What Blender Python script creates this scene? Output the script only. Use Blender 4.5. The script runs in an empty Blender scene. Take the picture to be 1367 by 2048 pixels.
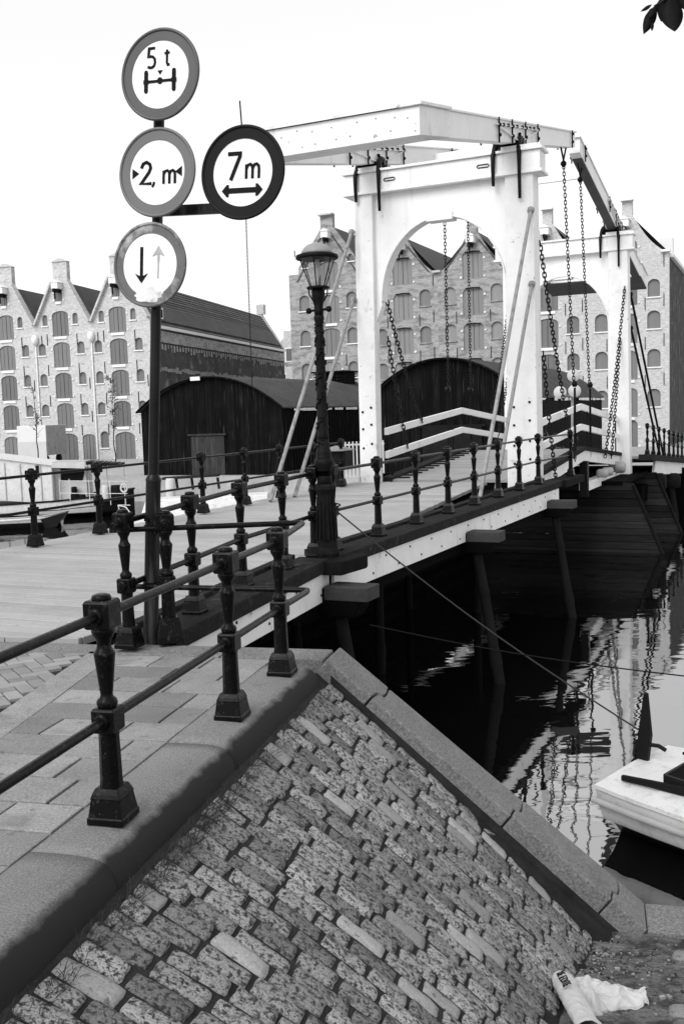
import bpy, bmesh, math, random
from math import sin, cos, pi, radians, sqrt, atan2
from mathutils import Vector as V, Matrix, noise as mnoise
random.seed(7)
S = bpy.context.scene
COL = S.collection

# ---------------------------------------------------------------- camera
H = 1.75
PITCH, ROLL = radians(5.54), radians(-1.85)
cd = bpy.data.cameras.new("camera")
cd.sensor_fit = 'VERTICAL'; cd.sensor_height = 36.0; cd.sensor_width = 24.0
cd.lens = 2000.0 / 2048.0 * 36.0
cd.clip_start = 0.05; cd.clip_end = 9000
cam = bpy.data.objects.new("camera", cd); COL.objects.link(cam)
fwd = V((0, cos(PITCH), -sin(PITCH))); x0 = V((1, 0, 0)); u0 = x0.cross(fwd)
xr = cos(ROLL) * x0 + sin(ROLL) * u0
ur = -sin(ROLL) * x0 + cos(ROLL) * u0
M3 = Matrix((xr, ur, -fwd)).transposed()
cam.matrix_world = Matrix.Translation((0, 0, H)) @ M3.to_4x4()
S.camera = cam

# ---------------------------------------------------------------- light: thin bright overcast, soft sun from behind-left
SUN_EL, SUN_AZ = radians(42), radians(215)      # azimuth clockwise from +Y
wd = bpy.data.worlds.new("World"); S.world = wd; wd.use_nodes = True
nt = wd.node_tree; nt.nodes.clear()
sky = nt.nodes.new("ShaderNodeTexSky"); sky.sky_type = 'NISHITA'; sky.sun_disc = False
sky.sun_elevation = SUN_EL; sky.sun_rotation = SUN_AZ
sky.air_density = 1.0; sky.dust_density = 2.0; sky.ozone_density = 1.0
bw = nt.nodes.new("ShaderNodeRGBToBW"); bg = nt.nodes.new("ShaderNodeBackground")
out = nt.nodes.new("ShaderNodeOutputWorld"); bg.inputs[1].default_value = 0.15
# a closed bright cloud layer over the clear-sky gradient
veil = nt.nodes.new("ShaderNodeMath"); veil.operation = 'MULTIPLY_ADD'; veil.inputs[1].default_value = .30; veil.inputs[2].default_value = 3.35
nt.links.new(sky.outputs[0], bw.inputs[0]); nt.links.new(bw.outputs[0], veil.inputs[0]); nt.links.new(veil.outputs[0], bg.inputs[0])
nt.links.new(bg.outputs[0], out.inputs[0])
sd = bpy.data.lights.new("sun", 'SUN'); sd.energy = 1.5; sd.angle = radians(38); sd.color = (1, 1, 1)
so = bpy.data.objects.new("sun", sd); COL.objects.link(so)
sdir = V((sin(SUN_AZ) * cos(SUN_EL), cos(SUN_AZ) * cos(SUN_EL), sin(SUN_EL)))
so.rotation_euler = (-sdir).to_track_quat('-Z', 'Y').to_euler()
S.view_settings.view_transform = 'Standard'; S.view_settings.look = 'None'
S.view_settings.gamma = 1; S.view_settings.exposure = 0.70
S.cycles.max_bounces = 6; S.cycles.transparent_max_bounces = 12
S.cycles.use_denoising = True

# ---------------------------------------------------------------- frames
AB = radians(25.2)                     # the bridge runs 25 degrees right of the view axis
BD = V((sin(AB), cos(AB), 0)); BN = V((cos(AB), -sin(AB), 0)); UP = V((0, 0, 1))
def B(u, v, z=0.0): return u * BD + v * BN + V((0, 0, z))
AK = radians(14.2)                     # the kerb of the near abutment
KD = V((sin(AK), cos(AK), 0)); KN = V((cos(AK), -sin(AK), 0)); K0 = V((-1.06, 4.25, 0))
def K(s, o, z=0.0): return K0 + s * KD + o * KN + V((0, 0, z))
def toK(P):
    d = V(P) - K0
    return d.dot(KD), d.dot(KN)
WATER = -2.65; LOW = -1.82; BANK = -1.25

# ---------------------------------------------------------------- materials
MATS = {}
def nd(t, typ, **kw):
    n = t.nodes.new(typ)
    for k, v in kw.items():
        if hasattr(n, k): setattr(n, k, v)
        else: n.inputs[k].default_value = v
    return n
def math_(t, op, a, b=None, clamp=False):
    n = t.nodes.new("ShaderNodeMath"); n.operation = op; n.use_clamp = clamp
    for i, x in enumerate((a, b)):
        if x is None: continue
        if isinstance(x, (int, float)): n.inputs[i].default_value = x
        else: t.links.new(x, n.inputs[i])
    return n.outputs[0]
def mat(name, base, var=.2, scale=3.0, rough=.75, bump=0.0, bscale=60.0, stretch=(1, 1, 1), spots=None,
        speck=None, tone=0.0, metallic=0.0, spec=.5, streak=None, world=False, rvar=0.0, coat=0.0):
    """grey procedural: base tone, slow mottling, optional dark patches (size, cover, tone, sharp), fine speckle,
    per-piece tone attribute, vertical streaks"""
    if name in MATS: return MATS[name]
    if spec == .5: spec = .035 if base < .03 else (.10 if base < .07 else .3)
    m = bpy.data.materials.new(name); m.use_nodes = True; MATS[name] = m
    t = m.node_tree; t.nodes.clear()
    o = nd(t, "ShaderNodeOutputMaterial"); p = nd(t, "ShaderNodeBsdfPrincipled")
    t.links.new(p.outputs[0], o.inputs[0])
    tc = nd(t, "ShaderNodeTexCoord"); mp = nd(t, "ShaderNodeMapping"); mp.inputs['Scale'].default_value = stretch
    if world:
        g = nd(t, "ShaderNodeNewGeometry"); t.links.new(g.outputs['Position'], mp.inputs[0])
    else: t.links.new(tc.outputs['Object'], mp.inputs[0])
    co = mp.outputs[0]
    def noise(s, det=5.0, r=.6):
        n = nd(t, "ShaderNodeTexNoise"); n.inputs['Scale'].default_value = s
        n.inputs['Detail'].default_value = det; n.inputs['Roughness'].default_value = r
        t.links.new(co, n.inputs['Vector']); return n.outputs['Fac']
    n1 = noise(scale)
    val = math_(t, 'MULTIPLY_ADD', math_(t, 'SUBTRACT', n1, .5), 4.0 * var * base)
    val.node.inputs[2].default_value = base
    if speck:
        n2 = noise(speck[0], 3.0, .8)
        val = math_(t, 'MULTIPLY', val, math_(t, 'ADD', math_(t, 'MULTIPLY', math_(t, 'SUBTRACT', n2, .5), 4 * speck[1]), 1.0))
    if tone:
        at = nd(t, "ShaderNodeAttribute"); at.attribute_name = "tone"
        k = math_(t, 'ADD', math_(t, 'MULTIPLY', math_(t, 'SUBTRACT', at.outputs['Fac'], .5), 2 * tone), 1.0)
        val = math_(t, 'MULTIPLY', val, k)
    if spots:
        for (ss, cover, tn, sharp) in (spots if isinstance(spots, list) else [spots]):
            n3 = noise(ss, 6.0, .62)
            k = math_(t, 'MULTIPLY_ADD', math_(t, 'SUBTRACT', n3, cover), sharp, True); k.node.inputs[2].default_value = .5
            mx = nd(t, "ShaderNodeMix"); mx.data_type = 'FLOAT'
            t.links.new(k, mx.inputs[0]); mx.inputs[2].default_value = tn; t.links.new(val, mx.inputs[3]); val = mx.outputs[0]
    if streak:
        mp2 = nd(t, "ShaderNodeMapping"); mp2.inputs['Scale'].default_value = streak[1]
        t.links.new(tc.outputs['Object'], mp2.inputs[0])
        n4 = nd(t, "ShaderNodeTexNoise"); n4.inputs['Scale'].default_value = streak[0]; n4.inputs['Detail'].default_value = 4
        t.links.new(mp2.outputs[0], n4.inputs['Vector'])
        k = math_(t, 'MULTIPLY_ADD', math_(t, 'SUBTRACT', n4.outputs['Fac'], streak[2]), streak[4], True); k.node.inputs[2].default_value = .5
        mx = nd(t, "ShaderNodeMix"); mx.data_type = 'FLOAT'
        t.links.new(k, mx.inputs[0]); mx.inputs[3].default_value = streak[3]; t.links.new(val, mx.inputs[2]); val = mx.outputs[0]
    val = math_(t, 'MAXIMUM', val, .004)
    cb = nd(t, "ShaderNodeCombineColor")
    for i in range(3): t.links.new(val, cb.inputs[i])
    t.links.new(cb.outputs[0], p.inputs['Base Color'])
    p.inputs['Roughness'].default_value = rough; p.inputs['Metallic'].default_value = metallic
    p.inputs['Specular IOR Level'].default_value = spec
    if coat: p.inputs['Coat Weight'].default_value = coat; p.inputs['Coat Roughness'].default_value = .15
    if rvar:
        r_ = math_(t, 'MULTIPLY_ADD', noise(scale * 3), rvar); r_.node.inputs[2].default_value = rough - rvar / 2
        t.links.new(r_, p.inputs['Roughness'])
    if bump:
        bn = nd(t, "ShaderNodeBump"); bn.inputs['Strength'].default_value = 1.0; bn.inputs['Distance'].default_value = bump
        t.links.new(noise(bscale, 6.0, .7), bn.inputs['Height']); t.links.new(bn.outputs[0], p.inputs['Normal'])
    return m

white = mat("white_paint", .80, .05, 2.5, .5, .003, 24, spots=[(9, .30, .42, 12)], streak=(5, (1, 1, .08), .68, .62, 5))
white_old = mat("worn_white_paint", .77, .07, 3, .55, .004, 26, spots=[(7, .32, .3, 14), (3.1, .31, .42, 7)], streak=(5, (1, 1, .10), .70, .52, 5))
iron = mat("black_iron_paint", .004, .5, 6, .26, .0015, 60, spec=.10, rvar=.25, spots=[(18, .37, .03, 10), (50, .33, .045, 9)])
iron_dull = mat("dull_black_iron", .009, .5, 9, .5, .002, 60, spec=.06)
rustiron = mat("dark_chain_iron", .010, .5, 20, .6, spec=.2)
pole_m = mat("dark_pole_paint", .009, .5, 4, .3, .001, 50, spec=.15, streak=(9, (1, 1, .1), .62, .09, 6))
steelgrey = mat("weathered_steel_tube", .27, .15, 8, .5, .0008, 60, streak=(10, (1, 1, .2), .6, .15, 5))
deck_m = mat("weathered_deck_board", .30, .10, 2.5, .85, .003, 30, stretch=(1, 1, 1), speck=(55, .10), tone=.13, spots=[(26, .36, .2, 10)])
deckdark = mat("dark_wet_timber", .022, .5, 5, .85, .006, 30, speck=(40, .5), spots=[(5, .36, .06, 8)])
timber = mat("old_pile_timber", .011, .35, 5, .85, .004, 30, stretch=(1, 1, .3), speck=(40, .2))
timber_lit_end = mat("lit_timber_end", .05, .25, 6, .85, .003, 40, speck=(40, .2))
blackwood = mat("tarred_and_shaded_board", .006, .4, 3, .8, .004, 20, spec=.015, stretch=(.4, .4, 3), speck=(30, .25), tone=.4)  # near-black; also carries the painted shade of the headstocks
flag_m = mat("flagstone", .20, .18, 2.5, .85, .003, 80, speck=(80, .5), tone=.30, spots=[(10, .35, .12, 9), (2.2, .36, .13, 6)])
brick_m = mat("street_brick", .22, .12, 4, .85, .003, 60, speck=(70, .15), tone=.25)
dirt_m = mat("packed_dirt", .13, .5, 3.5, .95, .03, 22, speck=(38, .6), spots=[(7, .44, .03, 7), (19, .40, .035, 9)])
kerb_m = mat("kerb_granite", .18, .16, 2.2, .85, .005, 90, speck=(105, .65), spots=[(3, .33, .16, 6)])
cap_m = mat("coping_granite", .155, .16, 2.5, .85, .006, 60, speck=(62, .8), spots=[(4, .34, .2, 6)])
dark_stone_m = mat("dark_stone", .026, .4, 5, .9, .004, 60, speck=(60, .3))  # near-black stone for the coping side and the wall face
sett_m = mat("sett_granite", .275, .14, 5, .85, .010, 55, tone=.42, speck=(90, .35), spots=[(44, .45, .03, 9), (14, .37, .05, 8), (110, .41, .04, 8)])
sett_clean = mat("smooth_sett_granite", .26, .15, 5, .85, .004, 55, tone=.25, speck=(90, .3), spots=[(26, .37, .07, 10)])
mortar_m = mat("sett_mortar", .030, .35, 9, .95, .008, 50, speck=(60, .35))
bricklight = mat("pale_brick_wall", .47, .12, .9, .9, .006, 9, stretch=(.6, .6, 1.9), speck=(5.5, .42), spots=[(2.2, .35, .25, 6)])
brickmid = mat("brown_brick_wall", .30, .18, .8, .9, .006, 9, stretch=(.6, .6, 1.9), speck=(5.5, .42), spots=[(1.6, .42, .14, 5)])
brickright = mat("cleaned_brick_wall", .46, .06, .9, .9, .006, 9, stretch=(.6, .6, 1.9), speck=(5.5, .42), spots=[(2.0, .33, .36, 6)])
brickdark = mat("dark_brick_wall", .065, .3, .9, .9, .006, 9, speck=(4, .35), spots=[(1.0, .37, .2, 8)])  # dark brick tone for end walls and string courses
shutter_m = mat("grey_shutter_paint", .15, .12, 2, .7, .002, 20, stretch=(6, 1, .3), tone=.2)
shutter_l = mat("faded_shutter_paint", .20, .14, 2, .7, .002, 20, stretch=(6, 1, .3), tone=.2)
darkhole = mat("dark_window_opening", .012, .2, 2, .4)
stone_w = mat("white_sill_stone", .72, .06, 3, .7)
stone_g = mat("weathered_corner_stone", .58, .15, 2, .8, speck=(6, .3))
tile_m = mat("dark_roof_tile", .085, .3, .8, .8, .0, 5, speck=(9, .45), tone=.35)
shed_m = mat("tarred_corrugated_iron", .006, .5, 1.5, .55, .004, 9, tone=.5, streak=(7.0, (1.6, 1.6, .09), .67, .04, 9))
shedroof_m = mat("corrugated_roof_iron", .06, .2, .6, .6, .002, 8, speck=(4, .2))
boatwhite = mat("boat_white_paint", .60, .10, 2, .45, .002, 30, spots=[(6, .38, .42, 5), (30, .33, .25, 8)])
boatgrey = mat("boat_grey_paint", .33, .12, 3, .45, .001, 30)
boatdark = mat("boat_tar_and_shade", .012, .3, 3, .3)
awn_m = mat("grey_tarpaulin", .38, .15, 2, .8)
leaf_m = mat("dark_leaf", .008, .3, 30, .5)
bark_m = mat("twig_bark", .03, .3, 20, .8)
sapling_m = mat("sapling_leaf", .09, .3, 4, .7)
paper_m = mat("crumpled_paper", .46, .10, 6, .75, .006, 22, spots=[(9, .33, .3, 6)])
ink_m = mat("black_ink", .012, .1, 5, .6)
ink_fade = mat("faded_grey_ink", .36, .3, 9, .7)
ink_worn = mat("worn_black_ink", .03, .2, 9, .6, spots=[(9, .42, .3, 6)])
signface = mat("sign_white_enamel", .80, .02, 2, .3)
rim_a = mat("red_rim_mid_grey", .075, .12, 2.5, .4, coat=.05)
rim_b = mat("red_rim_pale_grey", .13, .12, 2.5, .4, coat=.05)
rim_c = mat("red_rim_dark", .016, .12, 2.5, .4, coat=.03)
rim_d = mat("worn_red_rim", .10, .35, 5, .5, spots=[(5, .40, .5, 5)])
rope_m = mat("hemp_rope", .035, .3, 60, .9)
van_m = mat("van_panel", .62, .04, 1, .5)
concrete = mat("pale_concrete", .5, .12, 1.2, .9, .004, 12)
grass_m = mat("dry_grass", .05, .3, 10, .9)
bank_m = mat("far_quay_ground", .32, .12, .3, .95, speck=(1.5, .2))

def glass_mat():
    m = bpy.data.materials.new("lantern_glass"); m.use_nodes = True; t = m.node_tree; t.nodes.clear()
    o = nd(t, "ShaderNodeOutputMaterial"); a = nd(t, "ShaderNodeBsdfTransparent"); g = nd(t, "ShaderNodeBsdfGlossy")
    g.inputs['Roughness'].default_value = .05; mx = nd(t, "ShaderNodeMixShader"); mx.inputs[0].default_value = .07
    a.inputs[0].default_value = (.93, .93, .93, 1)
    t.links.new(a.outputs[0], mx.inputs[1]); t.links.new(g.outputs[0], mx.inputs[2]); t.links.new(mx.outputs[0], o.inputs[0])
    return m
glass_m = glass_mat()
def water_mat():
    m = bpy.data.materials.new("canal_water"); m.use_nodes = True; t = m.node_tree; t.nodes.clear()
    o = nd(t, "ShaderNodeOutputMaterial"); p = nd(t, "ShaderNodeBsdfPrincipled"); t.links.new(p.outputs[0], o.inputs[0])
    p.inputs['Base Color'].default_value = (.004, .004, .004, 1); p.inputs['Roughness'].default_value = .015
    p.inputs['IOR'].default_value = 5.5; p.inputs['Specular IOR Level'].default_value = .5
    tc = nd(t, "ShaderNodeTexCoord"); mp = nd(t, "ShaderNodeMapping"); mp.inputs['Rotation'].default_value = (0, 0, -.25)
    mp.inputs['Scale'].default_value = (.55, 1.1, 1)
    t.links.new(tc.outputs['Object'], mp.inputs[0])
    hs = []
    for s, d, w in ((1.1, 2, 1.0), (4.0, 2, .16)):
        n = nd(t, "ShaderNodeTexNoise"); n.inputs['Scale'].default_value = s; n.inputs['Detail'].default_value = d
        n.inputs['Distortion'].default_value = .4
        t.links.new(mp.outputs[0], n.inputs['Vector']); hs.append(math_(t, 'MULTIPLY', n.outputs['Fac'], w))
    h = math_(t, 'ADD', hs[0], hs[1])
    bn = nd(t, "ShaderNodeBump"); bn.inputs['Strength'].default_value = 1; bn.inputs['Distance'].default_value = .007
    t.links.new(h, bn.inputs['Height']); t.links.new(bn.outputs[0], p.inputs['Normal'])
    return m
water_m = water_mat()

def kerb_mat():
    m = kerb_m.copy(); m.name = "kerb_granite_dark_side"; t = m.node_tree
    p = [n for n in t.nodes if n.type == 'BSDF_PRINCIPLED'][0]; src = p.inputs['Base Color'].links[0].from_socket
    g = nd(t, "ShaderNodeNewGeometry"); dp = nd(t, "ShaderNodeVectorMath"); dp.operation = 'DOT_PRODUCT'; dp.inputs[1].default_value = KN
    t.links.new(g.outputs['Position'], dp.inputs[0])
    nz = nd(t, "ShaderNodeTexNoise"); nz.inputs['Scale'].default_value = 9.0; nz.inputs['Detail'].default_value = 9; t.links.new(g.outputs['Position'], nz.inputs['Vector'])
    x = math_(t, 'SUBTRACT', dp.outputs['Value'], K0.dot(KN) + .118)  # tone turns near-black across the outer edge, with a noisy border
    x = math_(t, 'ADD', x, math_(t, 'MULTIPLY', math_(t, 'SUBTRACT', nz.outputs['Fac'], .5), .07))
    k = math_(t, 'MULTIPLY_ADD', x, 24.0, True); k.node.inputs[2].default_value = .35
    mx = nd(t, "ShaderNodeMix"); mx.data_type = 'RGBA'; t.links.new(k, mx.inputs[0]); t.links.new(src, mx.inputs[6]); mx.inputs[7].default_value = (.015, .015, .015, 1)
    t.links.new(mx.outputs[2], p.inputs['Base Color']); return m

# ---------------------------------------------------------------- mesh builder
class MB:
    def __init__(s): s.v = []; s.f = []; s.sm = []; s.t = []; s.m = []
    def add(s, vs, fs, smooth=False, tone=.5, mi=0):
        o = len(s.v); s.v += [V(p) for p in vs]
        for f in fs: s.f.append([i + o for i in f]); s.sm.append(smooth); s.t.append(tone); s.m.append(mi)
    def hexa(s, p, **k):
        s.add(p, [(3, 2, 1, 0), (4, 5, 6, 7), (0, 1, 5, 4), (1, 2, 6, 5), (2, 3, 7, 6), (3, 0, 4, 7)], **k)
    def box(s, c, sx, sy, sz, ex=V((1, 0, 0)), ey=V((0, 1, 0)), ez=V((0, 0, 1)), **k):
        c = V(c); p = []
        for dz in (-.5, .5):
            for dx, dy in ((-.5, -.5), (.5, -.5), (.5, .5), (-.5, .5)):
                p.append(c + ex * dx * sx + ey * dy * sy + ez * dz * sz)
        s.hexa(p, **k)
    def bbox(s, u0, u1, v0, v1, z0, z1, **k):       # box in the bridge frame
        s.hexa([B(u0, v0, z0), B(u0, v1, z0), B(u1, v1, z0), B(u1, v0, z0), B(u0, v0, z1), B(u0, v1, z1), B(u1, v1, z1), B(u1, v0, z1)], **k)
    def bar(s, a, b, w, h, up=UP, h2=None, w2=None, **k):
        a = V(a); b = V(b); d = (b - a).normalized(); x = d.cross(up).normalized(); y = x.cross(d)
        h2 = h2 or h; w2 = w2 or w; p = []
        for q, ww, hh in ((a, w, h), (b, w2, h2)):
            for i, j in ((-.5, -.5), (.5, -.5), (.5, .5), (-.5, .5)): p.append(q + x * i * ww + y * j * hh)
        s.hexa(p, **k)
    def tube(s, pts, r, seg=8, cap=True, smooth=True, **k):
        pts = [V(p) for p in pts]; n = len(pts); rr = r if isinstance(r, (list, tuple)) else [r] * n
        d0 = (pts[1] - pts[0]).normalized(); a = UP if abs(d0.z) < .9 else V((1, 0, 0)); x = d0.cross(a).normalized()
        vs = []
        for i, p in enumerate(pts):
            d = (pts[min(i + 1, n - 1)] - pts[max(i - 1, 0)]).normalized()
            x = (x - d * x.dot(d)).normalized(); y = d.cross(x)
            for j in range(seg):
                q = 2 * pi * j / seg; vs.append(p + (x * cos(q) + y * sin(q)) * rr[i])
        fs = []
        for i in range(n - 1):
            for j in range(seg):
                fs.append((i * seg + j, i * seg + (j + 1) % seg, (i + 1) * seg + (j + 1) % seg, (i + 1) * seg + j))
        s.add(vs, fs, smooth, **k)
        if cap:
            s.add(vs[:seg], [tuple(range(seg))[::-1]]); s.add(vs[-seg:], [tuple(range(seg))])
    def lathe(s, prof, org=(0, 0, 0), seg=16, smooth=True, ax=UP, rot=0.0, sq=None, **k):
        org = V(org); ax = V(ax).normalized(); a = V((1, 0, 0)) if abs(ax.x) < .9 else V((0, 1, 0))
        x = (a - ax * a.dot(ax)).normalized(); y = ax.cross(x); vs = []
        for r, z in prof:
            for j in range(seg):
                q = 2 * pi * j / seg + rot; vs.append(org + ax * z + (x * cos(q) + y * sin(q)) * r)
        n = len(prof); fs = []
        for i in range(n - 1):
            for j in range(seg):
                fs.append((i * seg + j, i * seg + (j + 1) % seg, (i + 1) * seg + (j + 1) % seg, (i + 1) * seg + j))
        fs.append(tuple(range(seg))[::-1]); fs.append(tuple(range((n - 1) * seg, n * seg)))
        s.add(vs, fs, smooth, **k)
    def prism(s, poly, off, **k):
        n = len(poly); off = V(off); vs = [V(p) for p in poly] + [V(p) + off for p in poly]
        fs = [tuple(range(n))[::-1], tuple(range(n, 2 * n))] + [(i, (i + 1) % n, n + (i + 1) % n, n + i) for i in range(n)]
        s.add(vs, fs, **k)
    def quad(s, a, b, c, d, **k): s.add([a, b, c, d], [(0, 1, 2, 3)], **k)
    def build(s, name, m, parent=None, local=False, bevel=0.0, seg=2, fix=True):
        me = bpy.data.meshes.new(name)
        off = V((0, 0, 0))
        if parent is not None and not local:
            p = parent
            while p is not None: off += p.location; p = p.parent
        me.from_pydata([tuple(q - off) for q in s.v], [], s.f)
        for q, sm_, mi in zip(me.polygons, s.sm, s.m): q.use_smooth = sm_; q.material_index = mi
        if any(abs(t - .5) > 1e-4 for t in s.t):
            at = me.attributes.new("tone", 'FLOAT', 'FACE')
            for i, t in enumerate(s.t): at.data[i].value = t
        for mm in (m if isinstance(m, (list, tuple)) else [m]): me.materials.append(mm)
        if fix:
            b = bmesh.new(); b.from_mesh(me); bmesh.ops.recalc_face_normals(b, faces=b.faces); b.to_mesh(me); b.free()
        o = bpy.data.objects.new(name, me); COL.objects.link(o)
        if parent is not None: o.parent = parent
        if bevel:
            md = o.modifiers.new("bevel", 'BEVEL'); md.width = bevel; md.segments = seg; md.limit_method = 'ANGLE'; md.angle_limit = radians(40)
        return o
def root(name, label, cat, loc=(0, 0, 0), group=None, rotz=0.0):
    o = bpy.data.objects.new(name, None); o.empty_display_size = .1; COL.objects.link(o)
    o.location = loc; o.rotation_euler = (0, 0, rotz); o['label'] = label; o['category'] = cat
    if group: o['group'] = group
    return o
def tag(o, label, cat, group=None):
    o['label'] = label; o['category'] = cat
    if group: o['group'] = group
    return o
def struct(o): o['kind'] = 'structure'; return o
def kids(o): return [c for c in COL.objects if c.parent == o]
def inst(src, parent, loc, rot=(0, 0, 0), scale=(1, 1, 1)):
    c = src.copy(); COL.objects.link(c); c.parent = parent; c.location = loc; c.rotation_euler = rot; c.scale = scale
    return c
def clip(poly, f):
    """keep the part of a polygon where f(p) >= 0"""
    o = []
    for i in range(len(poly)):
        a, b = poly[i], poly[(i + 1) % len(poly)]; fa, fb = f(a), f(b)
        if fa >= 0: o.append(a)
        if fa * fb < 0: o.append(a + (b - a) * (fa / (fa - fb)))
    return o
def lerp(a, b, t): return a + (b - a) * t
def stroke(mb, pts, w, fr, th=.002, base=.0, closed=False, cap=True):
    """a flat painted stroke on a plane: pts in plane units, fr = (origin, ex, ey, normal)"""
    o, ex, ey, nn = fr; P = [V((p[0], p[1], 0)) for p in pts]
    n = len(P); L = []; R = []
    for i in range(n):
        if closed: a, b = P[(i - 1) % n], P[(i + 1) % n]
        else: a, b = P[max(i - 1, 0)], P[min(i + 1, n - 1)]
        d = (b - a).normalized(); q = V((-d.y, d.x, 0))
        k = 1.0
        if 0 < i < n - 1 or closed:
            d1 = (P[i] - P[i - 1]).normalized(); k = 1 / max(.45, d1.dot(d))
        L.append(P[i] + q * w / 2 * k); R.append(P[i] - q * w / 2 * k)
    tr = lambda p, h: o + ex * p.x + ey * p.y + nn * h
    m = n if closed else n - 1
    for i in range(m):
        j = (i + 1) % n
        mb.hexa([tr(L[i], base), tr(R[i], base), tr(R[j], base), tr(L[j], base), tr(L[i], base + th), tr(R[i], base + th), tr(R[j], base + th), tr(L[j], base + th)])
def flat(mb, pts, fr, th=.002, base=0.0):
    o, ex, ey, nn = fr
    mb.prism([o + ex * p[0] + ey * p[1] + nn * base for p in pts], nn * th)
def arc(cx, cy, r, a0, a1, n, ry=None):
    ry = ry or r
    return [(cx + r * cos(radians(lerp(a0, a1, i / n))), cy + ry * sin(radians(lerp(a0, a1, i / n)))) for i in range(n + 1)]

# ================================================================ SETTING
# water
w = MB(); w.quad((-3000, -500, WATER), (3000, -500, WATER), (3000, 5000, WATER), (-3000, 5000, WATER))
struct(w.build("water", water_m, fix=False))
# far quay: a slab beyond the canal, reaching the horizon
UB = 45.2
fb = MB()
fb.hexa([B(UB, -900, -6), B(UB, 900, -6), B(4500, 3000, -6), B(4500, -3000, -6), B(UB, -900, BANK), B(UB, 900, BANK), B(4500, 3000, BANK), B(4500, -3000, BANK)])
struct(fb.build("far_quay", bank_m))

# ---- near side: road bricks, flagstones, kerb, slope, low quay
EDGE_S = 3.25                                         # the abutment ends here, the water begins
def road_o(s): return -1.03 - .143 * s                # line between the flagstones and the road
g = MB()
g.prism([K(-60, -80, -.03), K(EDGE_S - .02, -80, -.03), K(EDGE_S - .02, -.1, -.03), K(-60, -.1, -.03)], (0, 0, -6))
struct(g.build("road_bed", mortar_m))
# herringbone street bricks
rb = MB(); WB = .105
e1 = (KD + KN).normalized(); e2 = (KD - KN).normalized()
def hb():
    W = WB
    for r in range(-46, 47):
        for c in range(-16, 17):
            bx = r * W + c * 4 * W; by = r * W
            yield (bx, by, 2 * W, W)
            yield (bx, by + W, W, 2 * W)
rk = K(1.2, -3.6)
for (bx, by, lx, ly) in hb():
    c = rk + e1 * (bx + lx / 2) + e2 * (by + ly / 2)
    s_, o_ = toK(c)
    if s_ > 3.02 or s_ < -5.5 or o_ > road_o(s_) - .26 or o_ < -8: continue
    gp = .010
    z = -.006 + random.uniform(-.003, .003); ti = V((random.uniform(-.01, .01), random.uniform(-.01, .01), 1)).normalized()
    rb.box(c + V((0, 0, z - .02)), lx - gp, ly - gp, .04, e1, e2, ti, tone=random.random())
struct(rb.build("road", brick_m, bevel=.004, seg=1))
# gutter strip + flagstones + abutment sill, laid as single slabs
pv = MB()
s = -6.0
while s < 3.0:
    L_ = random.uniform(.75, 1.0); e = min(s + L_, 3.02)
    poly = [K(s + .006, road_o(s) - .245), K(e - .006, road_o(e) - .245), K(e - .006, road_o(e) - .01), K(s + .006, road_o(s) - .01)]
    pv.prism([p + V((0, 0, -.004)) for p in poly], (0, 0, -.03), tone=random.uniform(.55, .8)); s = e
row = 0; s = -6.0
while s < 2.9:
    dp = .30 if row % 2 else .315
    o = -.2 - random.choice((0, .22)) ; first = True
    e = min(s + dp, 2.93); x = -.20
    while x > road_o(s):
        l = random.choice((.30, .40, .45)); 
        if x == -.20: l = random.choice((.2, .35, .45))
        x2 = max(x - l, road_o(s) - .001)
        if x2 - road_o(s) < .12: x2 = road_o(s)
        jz = random.uniform(-.003, .003); j = lambda: random.uniform(-.004, .004)
        if x2 == road_o(s): poly = [K(s + .007, road_o(s)), K(e - .007, road_o(e)), K(e - .007, x - .007), K(s + .007, x - .007)]
        else: poly = [K(s + .007 + j(), x2 + .007 + j()), K(e - .007 + j(), x2 + .007 + j()), K(e - .007 + j(), x - .007 + j()), K(s + .007 + j(), x - .007 + j())]
        pv.prism([p + V((0, 0, jz)) for p in poly], (0, 0, -.03), tone=random.random()); x = x2
        if x <= road_o(s) + 1e-6: break
    s = e; row += 1
struct(pv.build("pavement", flag_m, bevel=.006, seg=2))
sill = MB()
for a, b in ((-1.62, -.62), (-.612, .17)):
    sill.prism([K(2.94, a, .006), K(EDGE_S, a, .006), K(EDGE_S, b, .006), K(2.94, b, .006)], (0, 0, -.25), tone=random.uniform(.5, .7))
sill.prism([K(2.94, -30, -.004), K(EDGE_S, -30, -.004), K(EDGE_S, -1.63, -.004), K(2.94, -1.63, -.004)], (0, 0, -.25))
struct(sill.build("abutment_sill", cap_m, bevel=.012, seg=2))
# kerb: long granite blocks with a rounded, worn outer edge
kb = MB()
prof = [(-.195, -.35), (-.195, .0), (-.10, .003), (.0, .002), (.07, -.002), (.115, -.012), (.15, -.032), (.175, -.065), (.19, -.11), (.195, -.16), (.195, -.35)]
cuts = [-6.2, -4.0, -2.1, -.33, 1.06, 2.74]
for a, b in zip(cuts[:-1], cuts[1:]):
    n = 14; vs = []; dz = random.uniform(-.004, .004)
    for i in range(n + 1):
        s = lerp(a + .0025, b - .0025, i / n); wob = mnoise.noise(V((s * 1.7, 3.1, 0))) * .008
        for (o, z) in prof: vs.append(K(s, o + (wob if o > 0 else 0), z + dz + (mnoise.noise(V((s * 3, o * 9, 1))) * .004 if z > -.1 else 0)))
    m_ = len(prof)
    fs = [(i * m_ + j, i * m_ + (j + 1) % m_, (i + 1) * m_ + (j + 1) % m_, (i + 1) * m_ + j) for i in range(n) for j in range(m_)]
    fs += [tuple(range(m_)), tuple(range(n * m_, (n + 1) * m_))]
    kb.add(vs, fs, True)
kbo = struct(kb.build("kerb", kerb_mat()))
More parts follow.
